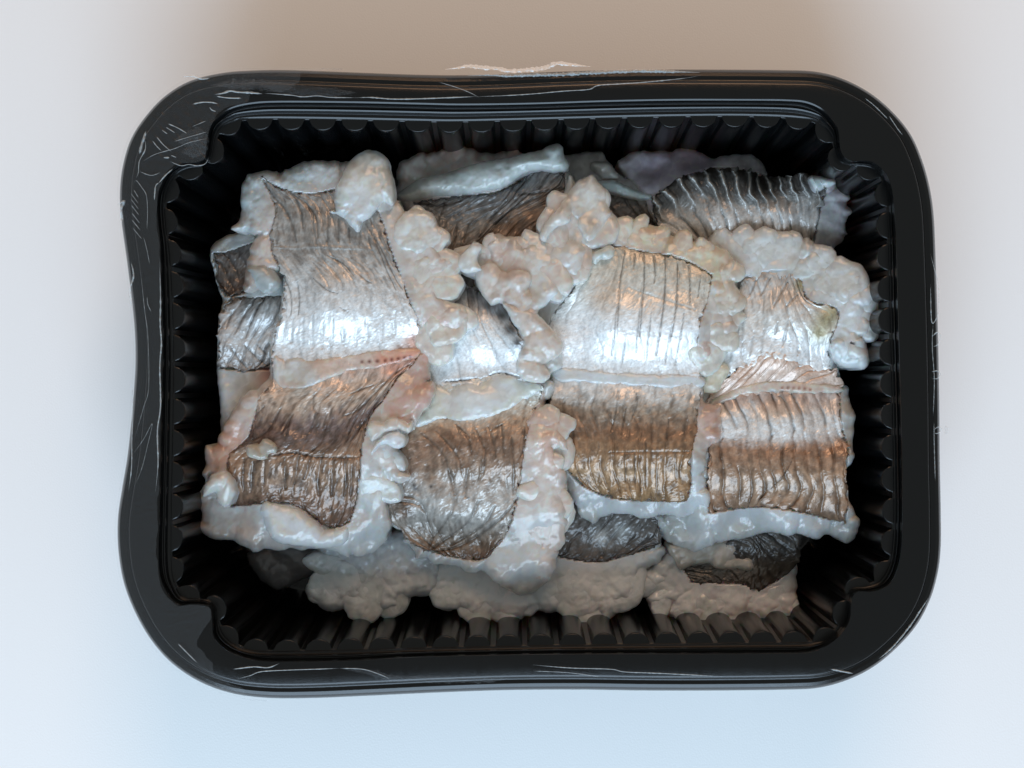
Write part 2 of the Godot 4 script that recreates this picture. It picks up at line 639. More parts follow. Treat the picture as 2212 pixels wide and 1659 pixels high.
func scrap(parent: Node3D, called: String, m: Material, line: PackedVector2Array, wide: float, h: float, o := {}) -> MeshInstance3D:
	var p := smooth_line(line, 2.0)
	var v := PackedVector3Array()
	var ix := PackedInt32Array()
	var n := p.size()
	var cols: int = o.get("cols", 4)
	var rough: float = o.get("crinkle", 0.0004)
	var sd: float = o.get("seed", 0.0)
	var lean: float = o.get("lean", 0.0)
	for i in n:
		var t := (p[mini(i + 1, n - 1)] - p[maxi(i - 1, 0)]).normalized()
		var side := Vector2(-t.y, t.x)
		var s := float(i) / (n - 1)
		var taper := clampf(minf(s, 1.0 - s) * 6.0, 0.15, 1.0)
		var wd := wide * taper * (0.65 + 0.9 * absf(n_mid.get_noise_2d(p[i].x * 3.0 + sd, p[i].y * 3.0)))
		for j in cols + 1:
			var f := float(j) / cols - 0.5
			var q := p[i] + side * wd * f
			var y := h + rough * n_mid.get_noise_2d(q.x * 4.0 + sd, q.y * 4.0) + rough * (0.25 - f * f) * 3.0 + lean * (f + 0.5)
			v.append(at(q, y))
	for i in n - 1:
		for j in cols:
			var a := i * (cols + 1) + j
			ix.append_array([a, a + cols + 1, a + 1, a + 1, a + cols + 1, a + cols + 2])
	return commit(v, PackedColorArray(), ix, called, m, parent)

# ---------------------------------------------------------------- materials

func noise_tex(freq: float, oct: int, sd: int, normal := false, ridged := false, strength := 4.0) -> NoiseTexture2D:
	var f := FastNoiseLite.new()
	f.seed = sd
	f.frequency = freq
	f.fractal_octaves = oct
	if ridged:
		f.fractal_type = FastNoiseLite.FRACTAL_RIDGED
	var t := NoiseTexture2D.new()
	t.width = 512
	t.height = 512
	t.seamless = true
	t.noise = f
	t.as_normal_map = normal
	t.bump_strength = strength
	return t

func triplanar(m: StandardMaterial3D, per_metre: float) -> void:
	m.uv1_triplanar = true
	m.uv1_world_triplanar = true
	m.uv1_scale = Vector3.ONE * per_metre

func materials() -> void:
	var f := StandardMaterial3D.new()
	f.resource_name = "fish_flesh"
	f.vertex_color_use_as_albedo = true
	f.roughness = 0.32
	f.metallic_specular = 0.5
	f.subsurf_scatter_enabled = true
	f.subsurf_scatter_strength = 0.15
	f.refraction_enabled = true
	f.refraction_scale = 0.036
	f.albedo_color = Color(1, 1, 1, 0.50)
	f.clearcoat_enabled = true
	f.clearcoat = 0.6
	f.clearcoat_roughness = 0.13
	f.heightmap_enabled = true
	f.heightmap_texture = noise_tex(0.035, 4, 11)
	f.heightmap_scale = 0.003
	triplanar(f, 45.0)
	M.flesh = f
	var s := StandardMaterial3D.new()
	s.resource_name = "fish_skin"
	s.vertex_color_use_as_albedo = true
	s.metallic = 0.15
	s.roughness = 0.36
	s.metallic_specular = 0.55
	s.clearcoat_enabled = true
	s.clearcoat = 0.45
	s.clearcoat_roughness = 0.12
	s.heightmap_enabled = true
	s.heightmap_texture = noise_tex(0.05, 4, 21)
	s.heightmap_scale = 0.006
	triplanar(s, 60.0)
	M.skin = s
	var b := StandardMaterial3D.new()
	b.resource_name = "black_plastic"
	b.albedo_color = Color(0.0026, 0.003, 0.0034).linear_to_srgb()
	b.roughness = 0.17
	b.metallic_specular = 0.44
	b.heightmap_enabled = true
	b.heightmap_texture = noise_tex(0.2, 2, 31)
	b.heightmap_scale = 0.002
	triplanar(b, 60.0)
	M.plastic = b
	var t := StandardMaterial3D.new()
	t.resource_name = "white_laminate"
	t.albedo_color = Color(0.80, 0.80, 0.80).linear_to_srgb()
	t.roughness = 0.55
	t.heightmap_enabled = true
	t.heightmap_texture = noise_tex(0.1, 3, 41)
	t.heightmap_scale = 0.002
	triplanar(t, 30.0)
	M.table = t
	var c := StandardMaterial3D.new()
	c.resource_name = "clear_film"
	c.transparency = BaseMaterial3D.TRANSPARENCY_ALPHA
	c.albedo_color = Color(0.85, 0.88, 0.9, 0.025)
	c.roughness = 0.14
	c.metallic_specular = 0.16
	M.film = c
	var w := StandardMaterial3D.new()
	w.resource_name = "creased_film"
	w.transparency = BaseMaterial3D.TRANSPARENCY_ALPHA
	w.albedo_color = Color(0.86, 0.89, 0.9, 0.42)
	w.roughness = 0.27
	M.crease = w
	var v := StandardMaterial3D.new()
	v.resource_name = "white_film_fold"
	v.transparency = BaseMaterial3D.TRANSPARENCY_ALPHA
	v.albedo_color = Color(0.93, 0.94, 0.95, 0.8)
	v.roughness = 0.3
	M.fold = v
	var g := StandardMaterial3D.new()
	g.resource_name = "grey_film"
	g.transparency = BaseMaterial3D.TRANSPARENCY_ALPHA
	g.albedo_color = Color(0.72, 0.76, 0.79, 0.13)
	g.roughness = 0.3
	M.haze = g

# ---------------------------------------------------------------- the scene

func lamp(called: String, where: Vector3, size: Vector2, color: Color, energy: float) -> void:
	var l := AreaLight3D.new()
	l.name = called
	l.area_size = size
	l.light_color = color
	l.light_energy = energy
	l.shadow_enabled = true
	add_child(l)
	l.look_at_from_position(where, Vector3(0, 0.02, 0), Vector3.UP)

func _ready() -> void:
	var cam := Camera3D.new()
	cam.name = "camera"
	cam.fov = rad_to_deg(2.0 * atan(829.5 * K / (EYE - RIM)))
	cam.near = 0.02
	cam.far = 10.0
	add_child(cam)
	cam.look_at_from_position(Vector3(0, EYE, 0), Vector3.ZERO, Vector3(0, 0, -1))
	cam.current = true
	var env := Environment.new()
	env.background_mode = Environment.BG_COLOR
	env.background_color = Color(0.30, 0.315, 0.305).linear_to_srgb()
	env.tonemap_mode = Environment.TONE_MAPPER_LINEAR
	env.tonemap_exposure = 1.0
	env.sdfgi_enabled = true
	env.ssao_enabled = true
	env.ssil_enabled = true
	var we := WorldEnvironment.new()
	we.name = "surroundings"
	we.environment = env
	add_child(we)
	# daylight from the window below the picture's lower edge, a warm room lamp beyond its upper edge
	lamp("window_light", Vector3(-0.05, 0.62, 0.95), Vector2(0.95, 0.95), Color(0.80, 0.905, 1.0), 2.02)
	lamp("room_lamp", Vector3(0.1, 0.60, -0.80), Vector2(0.5, 0.4), Color(1.0, 0.79, 0.62), 0.40)

	n_big.seed = 3
	n_big.frequency = 0.014
	n_mid.seed = 5
	n_mid.frequency = 0.024
	n_mid.fractal_octaves = 2
	n_fine.seed = 7
	n_fine.frequency = 0.12
	n_fine.fractal_octaves = 3
	n_ridge.seed = 9
	n_ridge.frequency = 0.016
	n_ridge.fractal_octaves = 2
	n_flake.seed = 13
	n_flake.noise_type = FastNoiseLite.TYPE_CELLULAR
	n_flake.fractal_type = FastNoiseLite.FRACTAL_NONE
	n_flake.frequency = 0.017
	n_flake.cellular_return_type = FastNoiseLite.RETURN_DISTANCE2_SUB
	n_flake.domain_warp_enabled = true
	n_flake.domain_warp_amplitude = 26.0
	n_flake.domain_warp_frequency = 0.02
	n_flake.domain_warp_fractal_octaves = 2
	materials()
	table()
	tray()
	lower_layer()
	upper_layer()
	film()

func table() -> void:
	var o := MeshInstance3D.new()
	o.name = "table_top"
	var bm := BoxMesh.new()
	bm.size = Vector3(1.6, 0.03, 1.2)
	o.mesh = bm
	o.position = Vector3(0, -0.015, 0)
	o.material_override = M.table
	add_child(o)
	o.set_meta("kind", "structure")
	o.set_meta("label", "plain white table top under the black fish tray")
	o.set_meta("category", "table top")

var outer_px: PackedVector2Array
var inner_px: PackedVector2Array

func tray() -> void:
	var t := thing("food_tray", "black ribbed plastic food tray holding the pieces of raw fish", "food tray")
	outer_px = ring_px(px(0, "480,155 540,150 620,149 760,154 900,159 1000,160 1100,157 1250,151 1400,148 1560,148 1680,149 1760,152 1820,167 1880,198 1930,240 1970,290 1996,350 2012,410 2020,470 2024,560 2027,650 2030,760 2032,880 2033,1000 2035,1100 2035,1180 2028,1240 2010,1300 1980,1355 1935,1405 1885,1445 1830,1472 1770,1488 1700,1492 1550,1494 1400,1494 1250,1492 1100,1493 950,1498 800,1505 680,1510 580,1510 500,1500 430,1475 370,1435 325,1385 290,1325 265,1260 253,1190 252,1120 262,1050 272,990 280,920 286,850 290,780 288,710 281,640 271,560 260,480 256,420 262,360 280,300 312,250 355,205 410,172"))
	inner_px = ring_px(px(0, "500,232 540,222 600,218 760,219 900,222 1000,224 1150,222 1300,217 1450,214 1600,214 1700,215 1745,220 1780,238 1805,268 1812,290 1815,322 1825,340 1840,348 1860,347 1885,350 1905,365 1920,388 1930,430 1936,520 1940,650 1944,800 1948,950 1950,1100 1948,1180 1940,1225 1925,1258 1905,1272 1880,1278 1855,1278 1842,1288 1838,1310 1835,1340 1815,1372 1780,1398 1740,1410 1650,1412 1500,1413 1300,1413 1100,1415 900,1420 750,1428 640,1430 560,1428 510,1415 480,1398 461,1375 459,1345 455,1315 440,1306 410,1305 385,1306 362,1285 345,1250 340,1200 342,1120 345,1000 347,900 350,750 347,620 345,530 340,480 338,440 345,405 365,370 395,353 425,350 440,342 446,325 449,300 455,270 475,248"))
	var step_px := ring_px(px(0, "505,262 540,256 700,257 900,261 1000,262 1200,257 1400,252 1600,250 1740,256 1775,270 1798,295 1804,325 1816,350 1845,358 1880,362 1900,375 1914,402 1919,500 1922,650 1926,800 1929,950 1931,1100 1928,1180 1920,1225 1900,1256 1872,1267 1845,1270 1830,1284 1826,1320 1815,1350 1795,1376 1765,1387 1650,1388 1400,1391 1150,1395 900,1400 700,1405 560,1406 515,1396 485,1375 472,1345 467,1315 450,1296 420,1293 392,1288 378,1262 370,1220 370,1100 373,950 375,800 372,650 366,550 358,490 356,440 362,405 380,378 405,364 435,359 454,345 460,325 464,300 477,275"))
	var r := ring_at(outer_px, 0.0385)
	var l1 := ring_at(inner_px, 0.0412)
	var l2 := ring_at(step_px, 0.0372)
	var rim := [offset(r, 0.0008, 0.0335), offset(r, 0.0002, 0.0355), offset(r, 0.0, 0.0375), offset(r, 0.0004, 0.0388), offset(r, 0.0009, 0.0396), offset(r, 0.00125, 0.04), offset(r, 0.00129, 0.04003), offset(r, 0.0021, 0.04045), offset(r, 0.00214, 0.04047), offset(r, 0.0025, 0.0405), offset(r, 0.0029, 0.0403), offset(r, 0.0033, 0.0404), offset(r, 0.0037, 0.041), offset(r, 0.0042, 0.0412)]
	rim.append(mixed(offset(r, 0.0042, 0.0412), l1, 0.5, 0.0414))
	rim.append(mixed(offset(r, 0.0042, 0.0412), l1, 0.93, 0.0413))
	rim.append(mixed(l1, l2, 0.0, 0.0413))
	loft(rim, "rim", M.plastic, t)
	var ledge := []
	for q in [[0.0, 0.04130], [0.006, 0.041295], [0.10, 0.04110], [0.106, 0.04107], [0.15, 0.0397], [0.17, 0.0389], [0.21, 0.0387], [0.40, 0.0387], [0.43, 0.0390], [0.455, 0.03915], [0.46, 0.039148], [0.55, 0.03896], [0.556, 0.03894], [0.60, 0.0381], [0.63, 0.0374], [0.66, 0.0373], [0.86, 0.03728], [0.866, 0.03727], [0.965, 0.03706], [0.97, 0.03703], [1.0, 0.0369]]:
		ledge.append(mixed(l1, l2, q[0], q[1]))
	loft(ledge, "stepped_ledge", M.plastic, t)
	# the ribbed wall: half columns whose tops end in the ledge
	var soft := softened(l2, 7, 2)
	var s := PackedFloat32Array()
	s.resize(NR)
	var total := 0.0
	for i in NR:
		s[i] = total
		total += soft[i].distance_to(soft[(i + 1) % NR])
	var period := total / roundf(total / 0.0073)
	var wall := [mixed(l2, l2, 0.0, 0.0369)]
	for level in [[0.03685, 0.5, 0.0001], [0.0368, 1.05, 0.0002], [0.03665, 1.14, 0.0002], [0.0362, 1.2, 0.0002], [0.0345, 1.2, 0.0003], [0.0320, 1.15, 0.0005], [0.026, 1.0, 0.0010], [0.016, 0.9, 0.0017], [0.008, 0.85, 0.0025], [0.004, 0.7, 0.0036], [0.0022, 0.4, 0.0056], [0.0016, 0.0, 0.0080]]:
		var blurred := softened(l2, 7 + int((0.037 - level[0]) * 500.0), 3)
		var ring := PackedVector3Array()
		for i in NR:
			var tt := blurred[(i + 4) % NR] - blurred[posmod(i - 4, NR)]
			var inn := Vector3(-tt.z, 0, tt.x).normalized()
			var ph := cos(TAU * s[i] / period)
			var fi := acos(clampf(ph, -1.0, 1.0)) / (0.80 * PI)
			var col := sqrt(maxf(0.0, 1.0 - fi * fi))
			var p: Vector3 = blurred[i] + inn * (level[2] + 0.0020 * col * level[1])
			ring.append(Vector3(p.x, level[0], p.z))
		wall.append(ring)
	loft(wall, "ribbed_wall", M.plastic, t)
	loft([wall[-1], mixed(wall[-1], softened(wall[-1], 60, 3), 0.3, 0.0015)], "base", M.plastic, t, true)

# ---------------------------------------------------------------- fish

func fillet(label: String) -> Node3D:
	return thing("fish_fillet", label, "fish fillet", "raw fish fillets in the tray")

func lower_layer() -> void:
	var grey := srgb(150, 146, 142)
	var pink := srgb(190, 160, 148)
	# dim lump, lower left
	var j := fillet("lumpy pale fish flesh low in the tray's shadowed lower left corner")
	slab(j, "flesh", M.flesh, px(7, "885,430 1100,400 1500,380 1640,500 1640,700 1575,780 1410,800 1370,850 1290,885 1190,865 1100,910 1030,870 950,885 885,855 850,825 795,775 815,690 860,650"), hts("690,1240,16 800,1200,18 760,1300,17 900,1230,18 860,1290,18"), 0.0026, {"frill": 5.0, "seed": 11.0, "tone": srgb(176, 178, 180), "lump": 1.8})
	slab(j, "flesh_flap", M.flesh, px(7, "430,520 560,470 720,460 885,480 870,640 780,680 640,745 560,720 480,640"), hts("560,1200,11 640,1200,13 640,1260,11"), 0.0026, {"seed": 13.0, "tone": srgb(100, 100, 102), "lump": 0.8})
	petals(j, px(0, "688,1235 700,1280 740,1310 800,1318 850,1305"), hts("690,1240,16 800,1200,18 760,1300,17 900,1230,18 860,1290,18"), {"seed": 241.0, "pole": Vector2(800, 1150), "size": 32.0, "tone": srgb(184, 186, 186)})
	# lower middle: dark skin with white rim and scalloped flesh
	var hh := hts("960,1180,17 1100,1180,18 1250,1130,19 1400,1130,19.5 1250,1190,18 1400,1200,18 960,1290,18 1090,1320,18 1200,1260,18 1300,1320,18 1380,1260,18")
	var hs := rows_of("1190,1090 1260,1085 1330,1090 1400,1110 1420,1125 | 1215,1120 1270,1130 1330,1120 1390,1125 1424,1140 | 1200,1160 1260,1165 1320,1160 1380,1165 1430,1168 | 1203,1195 1260,1200 1320,1195 1370,1185 1412,1178 | 1205,1202 1260,1212 1310,1213 1350,1200 1405,1186")
	var hf := fillet("fish piece with dark wrinkled skin and frilled pale flesh at bottom centre")
	slab(hf, "flesh", M.flesh, px(0, "933,1200 930,1275 940,1310 965,1320 990,1316 1010,1328 1040,1330 1060,1338 1095,1345 1130,1335 1150,1318 1170,1322 1205,1322 1220,1296 1232,1318 1250,1332 1275,1336 1290,1333 1305,1343 1325,1332 1340,1308 1345,1300 1370,1296 1385,1275 1390,1250 1388,1230 1415,1222 1430,1208 1438,1190 1428,1165 1420,1100 1200,1060 1080,1100 960,1130"), hh, 0.0026, {"frill": 5.0, "seed": 17.0, "skins": [border(hs)], "lump": 1.2, "tints": spots("1230,1225,14 1270,1228,14 1310,1226,14 1350,1212,14 1390,1200,16 1425,1190,14 1210,1212,14", srgb(205, 210, 208)), "tone": srgb(192, 194, 196)})
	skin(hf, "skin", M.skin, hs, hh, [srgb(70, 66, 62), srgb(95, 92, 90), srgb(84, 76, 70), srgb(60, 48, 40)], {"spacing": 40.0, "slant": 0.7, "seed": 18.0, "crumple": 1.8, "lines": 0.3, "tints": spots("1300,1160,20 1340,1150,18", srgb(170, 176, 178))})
	petals(hf, px(0, "945,1280 1000,1310 1090,1325 1150,1308 1220,1300 1290,1322 1340,1290 1380,1255"), hh, {"seed": 251.0, "pole": Vector2(1160, 1080), "size": 33.0, "gap": 28.0, "tone": srgb(196, 198, 198)})
	# lower right
	var ih := hts("1440,1180,17 1600,1160,19 1700,1170,18 1480,1250,16 1600,1250,16.5 1700,1260,14.5 1440,1300,17 1560,1320,17 1700,1310,17")
	var is_ := rows_of("1470,1220 1540,1185 1600,1150 1650,1145 1730,1150 | 1480,1235 1540,1215 1620,1180 1660,1185 1730,1190 | 1490,1250 1550,1235 1610,1225 1660,1220 1725,1215 | 1492,1257 1550,1260 1600,1262 1645,1272 1700,1240")
	var inf := fillet("fish piece with shadowed dark skin in the tray's lower right corner")
	slab(inf, "flesh", M.flesh, px(8, "735,330 900,300 1200,290 1450,320 1440,420 1435,590 1430,760 1400,808 1370,795 1330,780 1310,800 1250,825 1220,808 1150,805 1120,820 1080,828 1040,812 1000,808 950,822 900,828 850,815 830,800 780,808 740,795 720,760 728,735 700,735 680,742 640,740 615,700 625,660 600,620 605,560 660,500 735,440"), ih, 0.0026, {"frill": 5.0, "seed": 23.0, "skins": [border(is_)], "tone": srgb(190, 191, 192), "lump": 1.1})
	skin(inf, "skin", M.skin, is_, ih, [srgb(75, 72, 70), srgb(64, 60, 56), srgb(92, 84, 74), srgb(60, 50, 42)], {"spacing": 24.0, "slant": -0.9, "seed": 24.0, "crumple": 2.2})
	slab(inf, "flesh_flap", M.flesh, px(8, "730,420 800,400 900,395 1000,385 1120,378 1155,430 1150,460 1195,475 1210,520 1180,555 1090,545 1000,540 960,515 880,520 800,545 770,500"), hts("1440,1180,19.5 1560,1190,19 1620,1210,17.5 1480,1220,17.5"), 0.014, {"seed": 25.0, "round": 14.0, "drop": 0.0018, "tone": srgb(180, 170, 160)})
	petals(inf, px(0, "1398,1260 1430,1305 1520,1325 1600,1318 1680,1315 1712,1290"), ih, {"seed": 261.0, "pole": Vector2(1560, 1150), "shift": 0.2, "size": 20.0, "gap": 26.0, "tone": srgb(192, 194, 194)})
	# upper middle: brown skin under a pale cut edge
	var e := fillet("top centre fish piece with grey and amber skin below a pale cut edge")
	var eh := hts("860,420,18 960,360,17 1100,350,18 1220,340,22 860,420,20 950,410,22 1060,380,24 1210,370,25 900,460,21 1000,460,23 1100,440,25 1210,430,25 960,520,24 1060,520,25 1000,620,24 1180,480,25")
	var es := rows_of("893,437 980,425 1080,412 1150,372 1221,368 | 905,453 975,453 1070,448 1145,413 1220,391 | 940,473 982,485 1058,480 1133,443 1217,423 | 950,522 990,522 1046,512 1108,472 1212,448 | 958,600 990,590 1034,535 1108,517 1170,510 | 970,650 1000,640 1040,600 1100,570 1170,560")
	slab(e, "flesh", M.flesh, px(2, "145,600 140,420 145,330 200,290 270,260 330,225 370,215 400,235 480,210 560,195 640,165 740,165 800,190 860,215 980,225 1100,210 1190,190 1230,220 1500,300 1700,500 1700,1000 1300,1400 700,1500 600,1300 450,900 200,700"), eh, 0.0026, {"frill": 5.0, "seed": 31.0, "skins": [border(es)], "tone": srgb(196, 184, 178)})
	slab(e, "cut_edge", M.flesh, px(2, "130,600 200,540 330,450 470,420 600,390 750,340 900,300 1050,275 1150,260 1280,220 1400,200 1440,175 1500,145 1560,150 1585,180 1590,220 1620,280 1640,335 1620,380 1560,395 1500,400 1420,385 1320,385 1250,410 1200,440 1120,500 1050,545 960,560 900,570 780,590 650,605 550,605 450,615 330,640 230,650"), hts("860,420,23 960,390,25 1060,370,27 1160,345,28.5 1210,340,29"), 0.018, {"seed": 33.0, "round": 30.0, "drop": 0.004, "lump": 1.5, "tone": srgb(186, 192, 190)})
	skin(e, "skin", M.skin, es, eh, [srgb(84, 84, 84), srgb(124, 124, 124), srgb(134, 132, 128), srgb(128, 118, 106), srgb(105, 95, 85), srgb(90, 80, 72)], {"spacing": 26.0, "slant": 1.1, "seed": 35.0, "folds": creases(2, "300,660 520,690 700,640; 880,1020 1000,850 1150,720 1400,600 1580,540; 1040,560 1150,500 1300,400; 1180,560 1350,390; 1380,540 1460,420; 1200,590 1400,570 1570,530; 640,1000 660,850; 720,1000 760,850; 560,640 520,760; 860,960 960,800 1100,640", 4.0, 0.0005, 0.7) + creases(2, "680,760 800,650 920,590; 560,780 720,690 760,660; 740,740 900,690 1060,640; 780,840 900,760 1020,700; 1240,600 1330,560 1450,540; 1130,520 1180,500; 980,830 1060,760", 3.4, -0.0006, 0.0), "streak": 1.0, "crumple": 2.2, "lines": 0.35, "tints": spots("1190,430,30 1150,465,30 1110,490,28 1070,515,22 1060,535,18", srgb(128, 92, 58))})
	# small piece tucked in behind
	var k := fillet("small shadowed fish piece wedged between the top centre piece and the ridged piece")
	var kh := hts("1240,370,17 1320,400,19 1400,430,20 1330,470,20 1420,480,19")
	var ks := rows_of("1300,395 1340,405 1380,415 1420,425 | 1305,430 1340,440 1380,445 1415,440 | 1308,465 1345,470 1385,475 1420,470 | 1310,495 1350,500 1390,505 1440,500")
	slab(k, "flesh", M.flesh, px(2, "1560,300 1640,240 1720,225 1850,210 1930,215 1960,280 2010,330 2060,400 2212,480 2400,560 2450,700 2400,900 2100,950 1900,900 1700,700"), kh, 0.0026, {"seed": 41.0, "skins": [border(ks)], "tone": srgb(180, 176, 174)})
	slab(k, "cut_edge", M.flesh, px(0, "1288,392 1320,388 1350,400 1385,414 1412,422 1400,434 1370,432 1330,420 1300,410"), hts("1290,390,22 1400,425,22"), 0.017, {"seed": 43.0, "round": 9.0, "drop": 0.0018, "tone": srgb(180, 196, 200)})
	slab(k, "flesh_flap", M.flesh, px(2, "1830,310 1950,300 2000,330 2060,400 2070,450 1990,460 1920,450 1880,400"), hts("1290,370,21.5"), 0.016, {"seed": 44.0, "round": 12.0, "drop": 0.002, "tone": srgb(160, 158, 154)})
	skin(k, "skin", M.skin, ks, kh, [srgb(96, 96, 94), srgb(92, 88, 84), srgb(80, 70, 62), srgb(85, 70, 60)], {"spacing": 20.0, "slant": -0.6, "seed": 45.0, "crumple": 1.8})
	# ridged piece, upper right
	var f := fillet("fish piece at the upper right whose dark silver skin stands in sharp ridges")
	var fh := hts("1400,340,15 1500,330,15 1640,360,14 1420,430,21 1500,400,24 1600,400,24 1700,400,23 1790,420,22 1440,490,23 1560,470,26 1680,470,26 1780,480,24 1500,520,22 1620,520,22 1750,530,21 1810,460,21 1800,530,19")
	var fs := rows_of("1410,430 1470,386 1543,363 1617,368 1668,383 1726,374 1778,389 | 1412,452 1480,416 1549,405 1611,416 1668,411 1726,411 1783,416 | 1418,476 1486,452 1554,438 1617,438 1671,433 1726,430 1778,430 | 1428,498 1491,482 1557,471 1617,471 1671,465 1720,471 1767,476 | 1480,528 1513,523 1557,520 1617,517 1671,514 1720,514 1759,517 | 1500,560 1540,555 1580,550 1620,548 1671,545 1720,545 1755,545")
	slab(f, "flesh", M.flesh, px(3, "60,300 130,230 200,190 260,185 330,195 400,185 480,190 560,170 620,155 680,180 720,200 780,235 830,245 900,225 1000,215 1130,220 1200,270 1250,350 1280,420 1580,390 1770,410 1800,450 1840,480 1870,505 1910,560 1880,610 1920,660 1900,700 1870,760 1870,810 1890,850 1855,860 1850,910 1800,940 1760,970 1690,960 1650,1100 700,1100 400,800 200,500"), fh, 0.0026, {"frill": 2.5, "seed": 51.0, "skins": [border(fs)], "tone": srgb(196, 190, 194), "tints": spots("1420,370,60 1500,350,50", srgb(176, 168, 184))})
	skin(f, "skin", M.skin, fs, fh, [srgb(132, 126, 120), srgb(190, 187, 182), srgb(200, 197, 192), srgb(206, 204, 200), srgb(150, 138, 124), srgb(120, 106, 92)], {"spacing": 25.0, "depth": 0.0010, "fin": 0.0046, "slant": -0.25, "seed": 55.0, "crumple": 1.5, "lines": 0.4, "lift": 0.0006, "tints": spots("1690,455,24 1740,465,28 1640,440,18 1770,470,20", srgb(190, 196, 198)), "step": 1.8})
	slab(f, "flesh_flap", M.flesh, px(3, "1580,395 1640,380 1700,400 1770,410 1795,450 1760,475 1700,490 1640,515 1600,470"), hts("1780,400,26.5"), 0.018, {"seed": 57.0, "round": 10.0, "drop": 0.002, "tone": srgb(188, 202, 200)})
	# under the left piece
	var g := fillet("narrow strip of fish with ribbed grey skin under the large left piece")
	var gh := hts("480,540,20 560,540,22 490,600,20 480,660,22 560,660,24 480,740,23 580,740,22 500,800,21 590,800,20 500,880,22 580,860,22 480,950,21 560,960,22")
	var g1 := rows_of("458,548 490,545 530,530 570,520 | 465,580 500,580 530,575 565,565 | 472,615 500,615 525,610 560,600 | 485,640 505,640 520,635 550,625")
	var g2 := rows_of("500,640 540,645 580,640 615,640 | 478,680 525,690 570,690 618,690 | 471,730 520,735 560,735 610,730 | 470,775 515,780 560,780 600,770 | 475,795 515,800 550,800 600,795")
	slab(g, "flesh", M.flesh, px(0, "453,548 462,526 490,508 530,500 580,495 640,560 640,1000 560,1010 500,960 478,940 476,890 474,860 470,820 468,790 470,740 472,690 480,650 470,620 462,590"), gh, 0.0026, {"seed": 61.0, "skins": [border(g1), border(g2)], "round": 14.0, "drop": 0.002, "tone": srgb(176, 174, 170), "tints": spots("585,810,28 560,900,36 520,930,30 590,830,26", srgb(160, 122, 112)) + spots("490,860,20 480,820,18", srgb(205, 212, 212))})
	skin(g, "skin", M.skin, g1, gh, [srgb(105, 100, 98), srgb(92, 82, 74), srgb(84, 72, 64), srgb(70, 60, 54)], {"spacing": 24.0, "depth": 0.0007, "slant": -0.5, "seed": 63.0, "crumple": 2.2})
	skin(g, "skin", M.skin, g2, gh, [srgb(96, 88, 80), srgb(178, 180, 180), srgb(190, 192, 192), srgb(166, 162, 158), srgb(126, 114, 106)], {"spacing": 24.0, "depth": 0.0006, "slant": 0.45, "seed": 65.0, "folds": creases(4, "700,30 630,180 590,290; 560,140 490,260; 450,350 530,470 610,560; 580,350 700,470 780,530; 690,350 790,450; 480,60 420,200", 3.2, 0.0003, 0.65), "crumple": 1.4})

